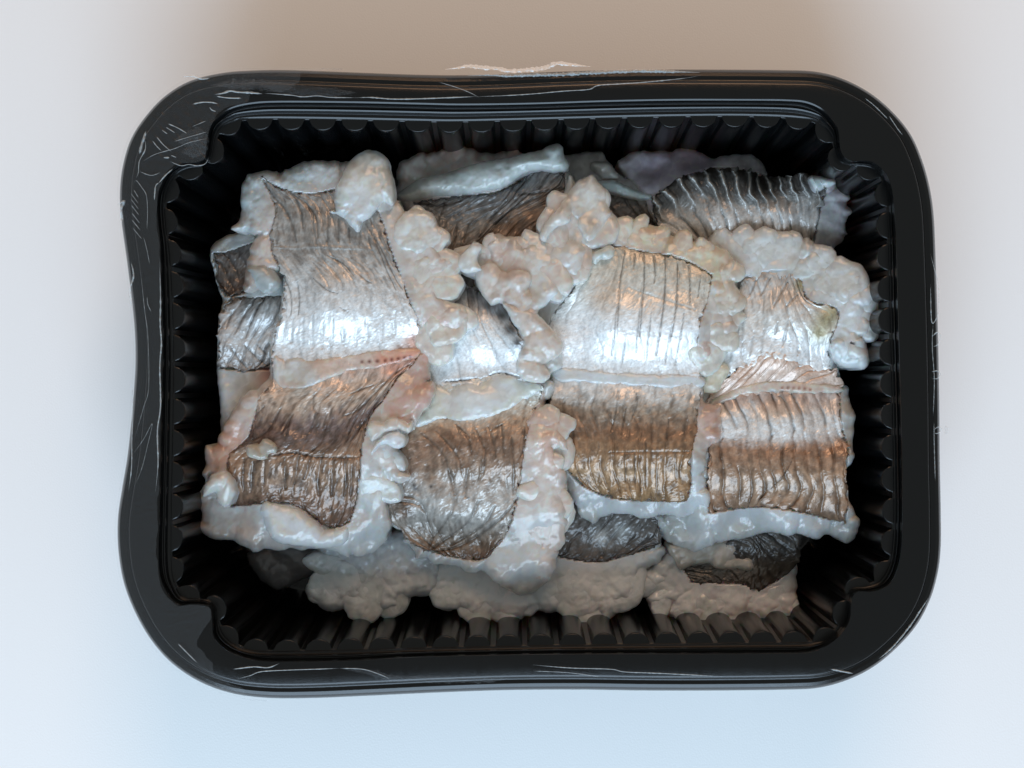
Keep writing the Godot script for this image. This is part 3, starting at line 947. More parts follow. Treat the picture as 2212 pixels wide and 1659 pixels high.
func upper_layer() -> void:
	var silver := srgb(214, 218, 220)
	var white := srgb(214, 220, 222)
	var pink := srgb(196, 170, 158)
	# ---- far right
	var d := fillet("rightmost large fish fillet with silver upper skin, orange fold and golden lower skin")
	var dh := hts("1560,540,27 1680,530,27.5 1780,560,29 1870,640,31 1620,610,27.5 1720,600,28 1600,700,28 1700,680,31 1790,690,30 1850,740,31 1560,790,27 1680,765,29 1790,790,26 1540,855,24 1680,845,25 1810,840,24 1560,920,27.5 1690,920,29.5 1820,920,27 1540,1000,28 1690,1010,30.8 1830,1010,30 1540,1090,26 1690,1080,28 1830,1100,28 1450,1150,20 1600,1150,21.5 1800,1150,24")
	var d1 := rows_of("1595,605 1640,590 1690,585 1715,592 1730,605 | 1592,650 1640,640 1690,635 1725,640 1748,650 | 1570,710 1630,700 1690,695 1745,690 1812,672 | 1555,760 1620,745 1690,735 1745,745 1793,740 | 1545,815 1610,793 1675,772 1735,794 1792,800")
	var d2 := rows_of("1545,838 1610,786 1670,752 1730,785 1810,802 | 1535,848 1610,815 1670,805 1740,812 1818,822 | 1525,872 1600,858 1670,851 1740,851 1818,846")
	var d3 := rows_of("1528,864 1600,850 1670,843 1745,844 1816,839 | 1545,905 1620,900 1690,900 1760,895 1815,895 | 1550,940 1620,938 1690,940 1760,935 1820,930 | 1532,965 1610,968 1680,975 1760,970 1832,968 | 1528,1010 1610,1015 1680,1015 1760,1015 1829,1015 | 1525,1060 1610,1060 1680,1060 1760,1065 1830,1065 | 1532,1108 1600,1098 1650,1095 1740,1108 1828,1132")
	slab(d, "flesh", M.flesh, px(0, "1540,520 1562,514 1589,510 1611,514 1625,506 1647,501 1668,509 1679,514 1693,503 1715,512 1723,518 1742,514 1759,523 1767,538 1791,540 1808,558 1810,568 1835,565 1839,578 1860,585 1879,610 1898,626 1898,645 1876,673 1884,694 1881,714 1868,735 1878,770 1865,793 1827,795 1808,786 1812,803 1819,827 1832,838 1835,866 1847,898 1842,967 1847,986 1829,1016 1832,1068 1846,1106 1858,1130 1846,1162 1831,1173 1807,1162 1787,1154 1770,1163 1747,1162 1725,1152 1707,1157 1668,1150 1644,1152 1620,1160 1588,1166 1549,1172 1521,1185 1497,1191 1469,1182 1446,1174 1430,1150 1416,1118 1480,1080 1510,1000 1490,900 1500,700 1520,560"), dh, 0.0155, {"frill": 4.0, "seed": 71.0, "skins": [border(d1), border(d2), border(d3)], "lump": 1.15, "crease": 0.0022, "tone": srgb(184, 182, 178), "tints": spots("1560,1125,26 1610,1112,22 1660,1118,22 1710,1128,22 1760,1135,22 1810,1145,20 1650,560,24 1700,560,24 1600,575,20 1520,1150,26", white) + spots("1850,680,40 1870,640,30", srgb(198, 198, 196))})
	skin(d, "skin", M.skin, d1, dh, [srgb(168, 164, 158), srgb(200, 197, 192), srgb(208, 205, 198), silver, srgb(222, 222, 220)], {"spacing": 28.0, "slant": -0.35, "seed": 73.0, "folds": creases(3, "1170,1200 1100,1350; 1270,1200 1200,1330; 1410,1230 1300,1420; 1490,1330 1400,1420; 1330,1550 1310,1640; 1560,1600 1600,1640", 3.0, 0.0004, 0.4) + creases(6, "980,210 960,440; 1060,40 1050,330; 1140,250 1110,400; 1220,200 1200,380; 1420,120 1370,330; 1500,330 1490,400", 3.4, 0.0004, 0.35), "dark": [0.25, 0.0, 0.0, 0.0], "crumple": 1.3, "lines": 0.2, "tints": spots("1785,690,26 1800,675,16 1770,720,22 1730,615,14", srgb(170, 160, 112))})
	skin(d, "skin", M.skin, d2, dh, [srgb(206, 170, 146), srgb(206, 172, 148), srgb(210, 190, 176)], {"spacing": 30.0, "slant": 1.2, "seed": 75.0, "dark": [0.15, 0.0, 0.0, 0.2], "streak": 0.5, "crumple": 0.7, "lines": 0.12, "mottle": 0.25, "mottle_color": srgb(160, 110, 84)})
	skin(d, "skin", M.skin, d3, dh, [srgb(176, 140, 120), srgb(206, 206, 204), srgb(214, 216, 216), srgb(156, 110, 74), srgb(156, 118, 84), srgb(160, 126, 94), srgb(142, 104, 72)], {"spacing": 26.0, "depth": 0.0007, "slant": -0.15, "seed": 77.0, "folds": creases(6, "1446,1215 1440,1245 1380,1350 1270,1460", 1.5, -0.0002, 0.85), "dark": [0.0, 0.03, 0.5, 0.03], "crumple": 1.0, "lines": 0.5, "mottle": 0.25})
	slab(d, "seam_membrane", M.flesh, px(0, "1560,852 1600,834 1650,824 1700,822 1760,826 1818,834 1816,848 1750,852 1680,848 1620,853 1565,870 1535,878 1530,868"), dh, 0.020, {"seed": 147.0, "lift": 0.0005, "round": 9.0, "drop": 0.0010, "lump": 0.4, "reach": 50.0, "tone": srgb(200, 180, 168), "tints": spots("1690,838,3.5 1702,838,3.5 1714,838,3.5 1726,839,3.5 1738,840,3.5 1750,842,3.5", srgb(130, 84, 66))})
	petals(d, px(0, "1560,532 1600,527 1640,517 1680,524 1720,530 1760,546 1800,570 1840,590 1866,620 1880,650 1868,690 1864,730"), dh, {"seed": 201.0, "pole": Vector2(1700, 800), "shift": 0.42, "size": 25.0, "gap": 22.0, "tone": srgb(188, 187, 184)})
	slab(d, "flesh_curl", M.flesh, px(6, "1750,290 1800,255 1900,250 2010,262 2040,330 2062,420 2045,490 1990,515 1940,500 1870,505 1810,470 1765,420 1740,350"), hts("1820,740,31 1860,740,31.5 1830,775,28 1865,780,30"), 0.0195, {"seed": 79.0, "tints": spots("1838,741,6 1843,743,5", srgb(16, 16, 18)), "round": 16.0, "drop": 0.003, "lump": 1.6, "tone": srgb(190, 196, 198)})  # the near-black spot paints the shade of a hole that is not modelled
	# ---- third
	var cc := fillet("broad fish fillet right of centre, bright silver above and gold skin below its seam")
	var ch := hts("1290,500,29 1400,500,29.5 1500,540,30.5 1580,580,30 1270,580,30.5 1400,600,32 1520,620,32 1590,660,31 1200,700,28 1350,690,34 1480,690,34 1580,720,30.5 1200,800,27 1350,810,29 1500,815,29.5 1530,860,29 1210,880,28 1350,890,30.8 1490,890,31 1240,980,29.5 1360,980,32.3 1490,980,32.3 1530,960,31 1240,1060,26 1360,1060,29 1480,1060,29 1530,1060,28.5 1280,1110,23 1400,1110,24 1500,1100,25")
	var c1 := rows_of("1268,525 1330,532 1400,546 1465,556 1538,594 | 1262,580 1330,585 1400,590 1465,600 1532,625 | 1225,640 1300,640 1380,645 1450,650 1522,668 | 1190,690 1270,700 1350,700 1430,705 1510,705 | 1190,745 1270,755 1350,760 1430,765 1505,765 | 1192,804 1270,813 1350,818 1430,821 1512,820")
	var c2 := rows_of("1192,796 1270,804 1350,808 1430,811 1513,810 | 1188,850 1270,850 1350,852 1430,852 1514,850 | 1190,880 1265,885 1340,890 1420,890 1508,888 | 1210,925 1280,930 1350,930 1420,930 1503,930 | 1215,970 1285,975 1350,978 1420,978 1494,978 | 1220,1005 1285,1015 1350,1020 1420,1022 1492,1020 | 1248,1040 1300,1050 1360,1062 1420,1065 1491,1060 | 1265,1052 1310,1072 1365,1080 1420,1083 1482,1082")
	slab(cc, "flesh", M.flesh, px(0, "1272,522 1294,508 1317,475 1341,471 1366,471 1380,480 1398,484 1420,490 1445,501 1450,508 1464,512 1480,525 1502,521 1532,523 1538,528 1551,532 1573,543 1587,561 1596,588 1589,613 1600,632 1606,656 1592,684 1596,703 1587,716 1554,727 1551,746 1546,778 1524,792 1518,811 1520,849 1524,871 1554,876 1558,917 1554,953 1535,961 1527,977 1524,1035 1532,1062 1536,1084 1527,1100 1489,1114 1461,1117 1440,1112 1414,1116 1390,1120 1365,1112 1342,1110 1320,1110 1307,1114 1295,1122 1283,1130 1271,1126 1251,1110 1242,1085 1225,1060 1205,990 1190,930 1185,860 1165,812 1150,740 1150,650 1215,600 1265,560"), ch, 0.0165, {"frill": 3.5, "seed": 81.0, "skins": [border(c1), border(c2)], "tone": srgb(186, 178, 172), "tints": spots("1260,1072,22 1300,1092,22 1350,1102,20 1400,1104,20 1450,1102,22 1500,1095,24 1515,1050,24", white) + spots("1480,530,50 1400,505,40 1540,560,40 1570,600,34", srgb(208, 184, 164)) + spots("1535,900,30 1540,850,30 1540,940,30 1530,770,30", srgb(180, 150, 138))})
	skin(cc, "skin", M.skin, c1, ch, [srgb(176, 166, 144), srgb(194, 188, 172), srgb(206, 204, 196), srgb(226, 230, 232), srgb(228, 232, 234), srgb(212, 216, 218)], {"spacing": 31.0, "depth": 0.0002, "slant": -0.12, "seed": 83.0, "folds": creases(3, "120,980 100,1120 80,1250 60,1659; 200,1000 190,1130; 270,990 275,1200 265,1340 240,1659; 350,1010 362,1180 350,1240; 440,1030 440,1260 400,1659; 540,1080 530,1400 490,1659; 630,1100 640,1390; 720,1180 700,1350", 2.3, 0.0003, 0.75) + creases(6, "240,30 210,380; 330,60 320,180 290,430; 430,0 400,180 370,400; 500,130 440,470; 590,60 560,280 520,480; 130,260 100,470; 60,0 20,400", 2.2, 0.0003, 0.6) + creases(3, "150,1270 250,1310 400,1360 680,1450", 3.5, 0.0002, 0.2), "dark": [0.25, 0.0, 0.0, 0.0], "crumple": 0.9, "lines": 0.12, "mottle": 0.3})
	slab(cc, "flesh_lobe", M.flesh, px(3, "830,1120 900,1060 985,1050 1025,1150 1000,1240 1040,1310 1062,1390 1010,1500 900,1510 790,1470 770,1330 810,1230"), hts("1560,590,30.6 1570,660,31.4"), 0.026, {"seed": 125.0, "round": 20.0, "drop": 0.0020, "reach": 50.0, "tone": srgb(188,180,170)})
	slab(cc, "flesh_lobe", M.flesh, px(3, "750,1500 850,1475 960,1500 1015,1540 1025,1600 985,1655 880,1690 850,1790 770,1840 705,1760 700,1640"), hts("1540,720,31.0"), 0.026, {"seed": 126.0, "round": 20.0, "drop": 0.0020, "reach": 50.0, "tone": srgb(184,172,164)})
	slab(cc, "flesh_lobe", M.flesh, px(6, "750,500 800,470 880,450 940,480 950,540 900,610 860,680 790,700 740,680 735,590"), hts("1540,800,28.6"), 0.024, {"seed": 127.0, "round": 20.0, "drop": 0.0020, "reach": 50.0, "tone": srgb(190,178,160)})
	slab(cc, "flesh_lobe", M.flesh, px(3, "90,722 180,720 300,770 400,790 470,830 440,900 410,940 300,935 160,900 60,860 0,800"), hts("1360,490,29.0"), 0.024, {"seed": 128.0, "round": 20.0, "drop": 0.0020, "reach": 50.0, "tone": srgb(196,180,164)})
	skin(cc, "skin", M.skin, c2, ch, [srgb(206, 208, 208), srgb(206, 202, 196), srgb(150, 130, 108), srgb(138, 94, 54), srgb(150, 108, 62), srgb(166, 122, 72), srgb(154, 112, 60), srgb(142, 104, 54)], {"spacing": 29.0, "depth": 0.00045, "slant": 0.0, "seed": 85.0, "folds": creases(6, "70,680 50,850 10,1010; 130,810 90,1050; 210,700 220,780 170,920; 470,900 440,1140; 290,1090 290,1450; 380,1180 370,1480; 200,1180 205,1430; 520,1180 530,1400; 120,1180 130,1400", 2.6, 0.0003, 0.65) + creases(6, "0,1170 200,1168 420,1165 640,1165", 3.0, 0.0003, 0.25), "dark": [0.0, 0.03, 0.5, 0.03], "crumple": 1.3, "lines": 0.25, "mottle": 0.45})
	slab(cc, "seam_membrane", M.flesh, px(0, "1196,793 1300,800 1420,808 1512,810 1515,838 1430,838 1340,834 1260,828 1198,822"), ch, 0.024, {"seed": 145.0, "lift": 0.0004, "round": 10.0, "drop": 0.0011, "lump": 0.4, "reach": 50.0, "tone": srgb(200, 202, 200)})
	petals(cc, px(0, "1586,570 1592,600 1598,640 1594,680 1588,712 1560,740 1545,780"), ch, {"seed": 211.0, "pole": Vector2(1350, 800), "shift": 0.5, "size": 19.0, "gap": 23.0, "tone": srgb(192, 182, 172)})
	petals(cc, px(0, "1340,480 1400,494 1450,512 1500,530 1550,545"), ch, {"seed": 212.0, "pole": Vector2(1350, 800), "shift": 0.45, "size": 17.0, "gap": 22.0, "tone": srgb(198, 182, 168)})
	slab(cc, "flesh_curl", M.flesh, px(2, "1820,1130 1870,1080 1920,1060 1960,1030 2010,1030 2040,1070 2035,1110 1990,1150 1920,1160 1880,1200 1840,1190"), hts("1300,550,32"), 0.0265, {"seed": 87.0, "round": 12.0, "drop": 0.002, "tone": srgb(176, 180, 176)})
	# ---- second
	var b := fillet("middle fish fillet with white upper patch, brown lower skin and frilled pink flesh")
	var bh := hts("990,640,26 1060,640,28 1150,600,32 1250,560,33 1200,500,31 1280,420,29 950,720,27 1040,720,30 1130,720,33 1180,660,35 950,810,26.5 1050,815,27.5 1130,805,30 1170,780,32 920,880,27.5 1040,870,29.5 1150,870,30 880,980,28 1000,980,31 1110,980,31.5 1190,960,33 850,1080,26 980,1080,29.5 1110,1080,29.5 1190,1080,31 900,1170,22.5 1000,1190,22.5 1100,1220,26 1170,1200,27 1130,1275,22")
	var b1 := rows_of("985,614 1020,626 1055,640 1090,650 | 950,660 1010,680 1055,690 1110,700 | 920,705 1000,720 1060,730 1132,745 | 915,760 1000,770 1060,780 1135,785 | 925,826 990,834 1060,826 1135,824")
	var b2 := rows_of("935,824 1000,824 1065,810 1120,816 1172,836 | 920,865 990,868 1060,860 1115,855 1165,862 | 885,915 965,912 1030,915 1095,905 1150,900 | 860,960 950,955 1020,955 1080,955 1135,950 | 855,1015 930,1015 1000,1015 1065,1020 1125,1020 | 838,1068 910,1075 980,1075 1050,1080 1118,1075 | 840,1112 905,1130 965,1135 1035,1135 1105,1125 | 880,1165 935,1180 980,1185 1035,1175 1085,1165 | 928,1190 960,1198 990,1205 1030,1210 1050,1205")
	slab(b, "flesh", M.flesh, px(0, "940,640 985,600 1040,640 1085,645 1110,690 1130,740 1150,790 1185,836 1180,881 1218,901 1216,931 1228,961 1228,978 1195,964 1207,988 1222,1018 1226,1045 1222,1086 1228,1126 1216,1150 1207,1174 1204,1205 1192,1245 1160,1275 1130,1286 1092,1272 1064,1254 1040,1232 1020,1240 980,1222 940,1219 915,1205 898,1206 893,1185 870,1170 878,1150 845,1135 830,1090 835,1060 850,960 880,900 915,840 915,740"), bh, 0.0165, {"frill": 4.5, "seed": 91.0, "skins": [border(b1), border(b2)], "tone": srgb(188, 178, 172), "tints": spots("1180,930,40 1190,980,40 1170,880,30", pink) + spots("1040,1228,20 990,1218,16 930,1202,16 1080,1200,26 1120,1240,40 1170,1150,30", srgb(204, 204, 202))})
	skin(b, "skin", M.skin, b1, bh, [srgb(90, 86, 84), srgb(200, 204, 206), srgb(222, 228, 230), srgb(222, 228, 232), srgb(206, 210, 212)], {"spacing": 34.0, "depth": 0.0003, "slant": -0.5, "seed": 93.0, "folds": creases(5, "540,672 650,668 750,655 900,652 1000,606 1100,604 1200,632", 4.0, 0.0006, 0.75), "dark": [0.25, 0.0, 0.0, 0.0], "crumple": 0.8, "lines": 0.3, "tints": spots("1085,680,18 1105,710,18 1060,655,20 1118,740,14 1030,635,16", srgb(62, 60, 60))})
	skin(b, "skin", M.skin, b2, bh, [srgb(196, 196, 188), srgb(200, 198, 186), srgb(182, 150, 118), srgb(138, 98, 66), srgb(146, 118, 94), srgb(182, 178, 172), srgb(164, 156, 146), srgb(124, 98, 74), srgb(94, 64, 42)], {"spacing": 29.0, "depth": 0.0003, "slant": -0.2, "seed": 95.0, "folds": creases(5, "350,1120 480,1230 560,1340 600,1500 640,1659; 480,1100 600,1230 680,1340 720,1500; 650,1040 760,1160 790,1300; 830,1090 880,1200 910,1300 890,1480; 930,1060 980,1200 1000,1330; 1050,1050 1075,1330; 1140,1150 1155,1400 1150,1650; 1250,1060 1240,1260 1210,1330; 960,1100 1050,1045", 3.4, 0.0004, 0.6) + creases(7, "1690,0 1730,150 1690,290 1590,420 1560,490; 1800,0 1790,170; 1870,200 1800,330 1640,450 1570,500; 2100,200 1980,330 1760,470 1600,510; 1300,160 1450,170 1530,230 1560,330 1590,420; 1310,190 1480,210 1550,270; 1970,230 1900,340 1700,470", 4.2, 0.0006, 0.45), "dark": [0.0, 0.03, 0.5, 0.03], "crumple": 1.5, "lines": 0.15, "mottle": 0.3, "tints": spots("1040,865,34 1010,870,34", srgb(212, 218, 214)) + spots("860,1080,26 870,1105,22", srgb(110, 84, 62)) + spots("895,1049,5 897,1056,5 931,1051,4 1012,1076,3", srgb(34, 24, 18))})  # last spots: small holes, their dark inside painted as colour
	slab(b, "seam_membrane", M.flesh, px(5, "480,690 600,722 720,692 900,662 1000,612 1100,608 1190,632 1290,672 1400,690 1412,735 1250,840 1100,930 900,1005 700,1020 500,1015 380,1060 300,1070 290,1020 330,960 400,880 440,780"), bh, 0.0225, {"seed": 141.0, "lift": 0.0007, "round": 16.0, "drop": 0.0013, "lump": 0.3, "reach": 50.0, "tone": srgb(196, 192, 182), "tints": spots("1030,870,30 990,860,26 1080,850,24", srgb(218, 224, 222))})
	petals(b, px(0, "1190,885 1213,930 1213,970 1200,1010 1212,1050 1210,1100 1205,1150 1188,1200 1160,1255"), bh, {"seed": 221.0, "pole": Vector2(1040, 980), "size": 26.0, "tone": srgb(200, 180, 170)})
	petals(b, px(0, "1000,562 1040,535 1100,527 1170,500 1225,455 1285,425 1308,460 1290,510 1250,560 1200,620 1160,640"), bh, {"seed": 223.0, "pole": Vector2(1150, 590), "size": 25.0, "gap": 26.0, "tone": srgb(200, 186, 178)})
	slab(b, "flesh_frill", M.flesh, px(2, "1600,560 1560,690 1450,800 1400,890 1350,960 1290,965 1230,1000 1200,960 1110,950 1010,930 950,950 900,1010 880,1040 820,1000 760,1040 690,1120 660,1180 690,1240 725,1275 780,1270 800,1310 830,1400 860,1480 960,1560 1050,1540 1110,1620 1180,1850 1235,1960 1240,2010 1200,2100 1180,2220 1230,2300 1290,2330 1370,2320 1400,2380 1480,2350 1515,2260 1490,2210 1440,2180 1560,2100 1590,2000 1530,1910 1450,1830 1360,1700 1380,1600 1450,1540 1560,1450 1640,1350 1740,1300 1790,1170 1800,1010 1900,950 1950,870 1980,800 2015,740 1985,700 1980,600 1960,540 1900,490 1840,415 1760,450 1700,480 1640,420"), bh, 0.0215, {"frill": 5.0, "seed": 97.0, "lump": 1.9, "reach": 70.0, "tone": srgb(186, 180, 174), "tints": spots("1100,600,36 1080,560,26 1160,730,30 1160,680,28", pink) + spots("1220,590,50 1190,640,40", srgb(206, 204, 200))})
	slab(b, "flesh_lobe", M.flesh, px(2, "690,1120 760,1045 820,1000 880,1040 840,1110 850,1195 880,1240 790,1275 725,1275 685,1240 660,1180"), hts("1000,570,32.4 1030,560,33.0"), 0.027, {"seed": 131.0, "round": 20.0, "drop": 0.0020, "reach": 50.0, "tone": srgb(194,188,182)})
	slab(b, "flesh_lobe", M.flesh, px(2, "1380,960 1400,890 1450,800 1550,700 1600,600 1700,480 1760,450 1840,415 1900,490 1960,540 1980,600 1985,700 2015,740 1980,800 1900,950 1810,1005 1760,960 1690,790 1660,760 1640,830 1560,860 1480,930 1430,1000"), hts("1200,500,33.2 1280,420,30.5"), 0.026, {"seed": 132.0, "round": 20.0, "drop": 0.0020, "reach": 50.0, "tone": srgb(188,183,177)})
	slab(b, "flesh_lobe", M.flesh, px(5, "1060,-10 1130,-20 1220,20 1330,40 1450,170 1530,250 1590,340 1560,440 1440,520 1480,600 1420,680 1290,672 1225,640 1180,560 1200,440 1242,350 1230,280 1150,160 1100,60"), hts("1110,670,34.2 1160,720,34.6 1190,790,33.5"), 0.029, {"seed": 133.0, "round": 20.0, "drop": 0.0020, "reach": 50.0, "tone": srgb(190,180,173), "tints": spots("1094,680,5 1104,695,5 1115,710,5 1124,730,5 1128,742,5 1122,762,5 1117,780,5 1120,800,5", srgb(236, 236, 232))})
	slab(b, "flesh_curl", M.flesh, px(2, "820,1250 900,1190 1000,1190 1080,1260 1180,1240 1290,1260 1320,1320 1300,1420 1360,1500 1330,1600 1240,1680 1130,1600 1040,1530 960,1550 880,1460 830,1360"), hts("1060,600,31.5 1130,610,35 1110,660,34"), 0.025, {"seed": 99.0, "round": 26.0, "drop": 0.0035, "lump": 1.6, "tone": srgb(192, 182, 176)})
	# ---- first
	var a := fillet("large left fish fillet, silver above its red seam, dark bronze below")
	var ah := hts("520,420,27 700,380,28.5 830,440,30.5 590,520,28.5 720,540,31 860,560,32 960,560,32 600,640,29 740,640,33 900,660,33 960,680,33 590,790,26.5 740,785,29 900,770,30.5 950,740,30 560,880,28.5 700,880,31 830,880,32.3 900,880,33 480,1000,27 620,980,32 780,980,33.5 480,1110,22 620,1100,27 760,1130,27 830,1080,30 850,1000,31.5 640,1180,21 800,1190,23 980,600,31.5")
	var a1 := rows_of("566,385 620,412 680,418 730,410 800,430 | 595,450 650,455 700,460 760,465 822,470 | 584,530 650,540 710,540 780,540 845,540 | 612,600 680,600 750,600 820,610 872,615 | 612,670 680,670 750,672 830,675 897,680 | 592,735 670,740 740,742 830,738 916,730 | 587,784 660,788 740,789 830,778 914,762")
	var a2 := rows_of("588,774 680,777 760,774 840,765 908,757 | 588,825 670,830 750,830 830,815 895,783 | 562,860 640,868 720,865 800,850 858,818 | 545,920 620,925 700,920 760,910 825,868 | 532,950 610,960 690,960 760,940 800,898 | 495,985 580,990 660,990 730,990 782,958 | 492,1030 570,1035 650,1035 720,1040 778,1020 | 500,1080 570,1072 640,1078 710,1100 772,1075 | 500,1093 570,1088 640,1092 710,1140 755,1128")
	var ol := px(1, "480,905 470,870 530,820 552,760 550,690 545,600 560,500 600,430 660,400 760,380 860,385 890,412 920,375 980,360 1060,315 1180,290 1380,300 1600,330 1800,500 1900,640")
	ol.append_array(px(2, "160,640 170,740 210,735 300,718 400,730 470,780 490,850 545,920 552,1000 522,1050 560,1110 620,1120 642,1200 600,1290 640,1350 580,1430 535,1452 600,1520 700,1550 770,1600 780,1680 760,1760 690,1860 600,1900 480,1930 445,2040 430,2130 440,2180 400,2210 455,2215 475,2260 470,2320 440,2400 330,2540 290,2640"))
	ol.append_array(px(4, "2045,1010 2050,1070 2010,1120 1960,1110 1990,1160 1980,1230 1930,1258 1965,1330 1945,1400 1945,1450 2030,1480 2000,1540 1930,1560 1880,1590"))
	ol.append_array(px(7, "1380,112 1305,132 1312,260 1330,330 1310,400 1290,450 1220,510 1130,540 1080,530 1060,545 940,500 850,490 780,500 700,490 620,505 560,490 480,510 420,480 300,430 240,440 130,370 150,280 135,180 160,100 200,40"))
	ol.append_array(px(4, "195,1640 240,1540 215,1480 242,1380 235,1230 320,1225 400,1060 560,800 700,720 800,600 800,300 880,100 900,-300"))
	ol.append_array(px(1, "600,1450 590,1250 650,1000 690,950 560,920"))
	slab(a, "flesh", M.flesh, ol, ah, 0.0165, {"frill": 3.5, "seed": 101.0, "skins": [border(a1), border(a2)], "lump": 1.1, "tone": srgb(190, 180, 174), "tints": spots("930,770,44 900,850,50 860,880,40 940,720,30", srgb(204, 160, 146)) + spots("520,440,40 540,420,40 530,480,30 640,380,40", srgb(172, 178, 178)) + spots("500,960,30 470,990,30 500,940,30", srgb(190, 150, 132)) + spots("620,1120,26 680,1150,26 740,1170,28 800,1170,30 580,1110,24 820,1060,30", srgb(208, 208, 204)) + spots("520,600,40", srgb(140, 132, 126))})
	skin(a, "skin", M.skin, a1, ah, [srgb(140, 140, 138), srgb(140, 134, 126), srgb(150, 146, 140), srgb(184, 182, 178), srgb(214, 217, 218), srgb(218, 223, 225), srgb(206, 194, 186)], {"spacing": 28.0, "depth": 0.0002, "slant": -0.15, "seed": 103.0, "folds": creases(1, "750,460 830,600 920,700 1000,850 1030,1000; 860,480 980,560 1060,700 1090,880; 960,560 1100,660 1200,780 1220,960; 1310,780 1300,1000; 1400,800 1400,1000; 1490,880 1500,1010; 1590,900 1580,1030; 1660,950 1680,1050", 4.0, 0.0003, 0.6) + creases(1, "840,1045 1000,1055 1200,1040 1400,1052 1690,1062", 3.0, -0.0002, 0.0) + creases(1, "900,1280 960,1380 990,1500 985,1640; 1040,1350 1060,1500 1050,1640; 1300,1120 1450,1200 1530,1300; 1180,1320 1300,1420 1390,1450; 1640,850 1720,1000 1820,1250 1900,1420; 1700,940 1790,1100 1900,1330 1960,1420; 1400,1565 1440,1590 1485,1612; 1550,1260 1640,1340 1690,1360", 2.4, 0.00018, 0.7) + creases(4, "1090,120 1085,380; 1170,100 1170,400; 1260,150 1255,380; 1350,120 1340,360; 1430,200 1440,350; 1000,100 985,330; 1550,200 1550,360; 1640,120 1650,330; 1780,100 1780,330; 1890,60 1880,300", 3.6, 0.00035, 0.12), "dark": [0.25, 0.0, 0.0, 0.0], "streak": 0.8, "crumple": 1.0, "lines": 0.2, "mottle": 0.45, "tints": spots("900,750,20 870,765,18 890,735,14", srgb(212, 160, 140))})
	slab(a, "flesh_lobe", M.flesh, px(2, "95,960 100,925 130,830 210,740 300,720 400,730 470,780 490,850 545,920 552,1000 520,1050 430,1085 345,1112 330,1135 250,1100 160,1070 110,1010"), hts("880,500,32.6 940,500,32.4"), 0.027, {"seed": 121.0, "round": 20.0, "drop": 0.0020, "reach": 50.0, "tone": srgb(190,187,182)})
	slab(a, "flesh_lobe", M.flesh, px(2, "345,1112 430,1085 560,1110 622,1122 640,1200 600,1290 642,1350 580,1432 480,1455 330,1440 250,1370 225,1250 240,1150 300,1110"), hts("900,590,32.2 970,590,31.8"), 0.027, {"seed": 122.0, "round": 20.0, "drop": 0.0020, "reach": 50.0, "tone": srgb(188,182,176)})
	slab(a, "flesh_lobe", M.flesh, px(2, "300,1480 380,1430 480,1440 560,1490 640,1530 740,1560 780,1660 762,1760 690,1860 600,1900 470,1920 400,1830 340,1680"), hts("930,690,32.4 1000,690,32.0"), 0.027, {"seed": 123.0, "round": 20.0, "drop": 0.0020, "reach": 50.0, "tone": srgb(190,180,170)})
	skin(a, "skin", M.skin, a2, ah, [srgb(214, 178, 162), srgb(208, 186, 170), srgb(196, 170, 146), srgb(112, 90, 86), srgb(108, 84, 72), srgb(154, 116, 84), srgb(148, 110, 78), srgb(124, 88, 60), srgb(84, 56, 38)], {"spacing": 29.0, "depth": 0.0003, "slant": 0.08, "seed": 105.0, "folds": creases(4, "1190,760 1180,900 1220,950; 1440,970 1550,930 1700,790 1880,610 2030,515; 1500,780 1700,700; 620,1160 660,1000 760,880; 980,1000 930,1180; 1200,960 1150,1110; 1300,950 1260,1070; 900,900 780,1100 650,1180; 1000,960 900,1120; 1560,980 1480,1130; 1640,1000 1500,1190", 3.2, 0.0003, 0.6) + creases(4, "840,1312 1000,1290 1180,1322 1350,1330 1570,1332", 4.0, 0.0005, 0.5) + creases(4, "580,1340 570,1480 575,1620; 660,1360 640,1620; 760,1330 750,1570; 1060,1290 1040,1400 1015,1560; 1160,1310 1130,1420 1100,1520; 1260,1310 1225,1480 1225,1660; 1350,1330 1340,1660; 1450,1340 1465,1500 1455,1660; 1520,1400 1505,1660; 930,1330 940,1600", 4.6, 0.0007, 0.55), "dark": [0.0, 0.03, 0.5, 0.03], "crumple": 1.6, "lines": 0.15, "mottle": 0.6, "tints": spots("880,775,22 850,795,24 900,765,16", srgb(214, 150, 126)) + spots("800,781,4 815,780,4 832,779,4 846,777,4 860,775,4 874,773,4 886,771,4", srgb(120, 60, 48)) + spots("620,810,24 650,835,24", srgb(200, 198, 190))})
	slab(a, "seam_membrane", M.flesh, px(4, "840,440 930,465 1050,450 1180,480 1440,440 1700,400 2000,376 2125,392 2110,440 2040,480 1880,520 1700,560 1480,590 1300,650 1180,715 1040,735 920,735 850,680 828,640 825,520"), ah, 0.0235, {"seed": 143.0, "lift": 0.0006, "round": 12.0, "drop": 0.0011, "lump": 0.4, "reach": 50.0, "tone": srgb(198, 176, 164), "tints": spots("860,775,30 895,765,24 830,780,22", srgb(206, 150, 130)) + spots("640,800,30 600,800,26 670,820,24", srgb(196, 194, 190)) + spots("782,782,3.5 798,781,4 815,780,4 832,779,4 846,777,4 860,775,4 874,773,4 886,771,4", srgb(96, 44, 36))})
	petals(a, px(0, "865,460 905,472 942,500 955,525 952,560 975,585 978,620 962,642 996,662 1006,690 982,718 950,735"), ah, {"seed": 231.0, "pole": Vector2(720, 800), "size": 24.0, "tone": srgb(198, 184, 174)})
	petals(a, px(0, "866,925 868,960 850,1000 840,1040 825,1090 815,1140"), ah, {"seed": 233.0, "pole": Vector2(720, 800), "size": 21.0, "gap": 30.0, "tone": srgb(204, 200, 194)})
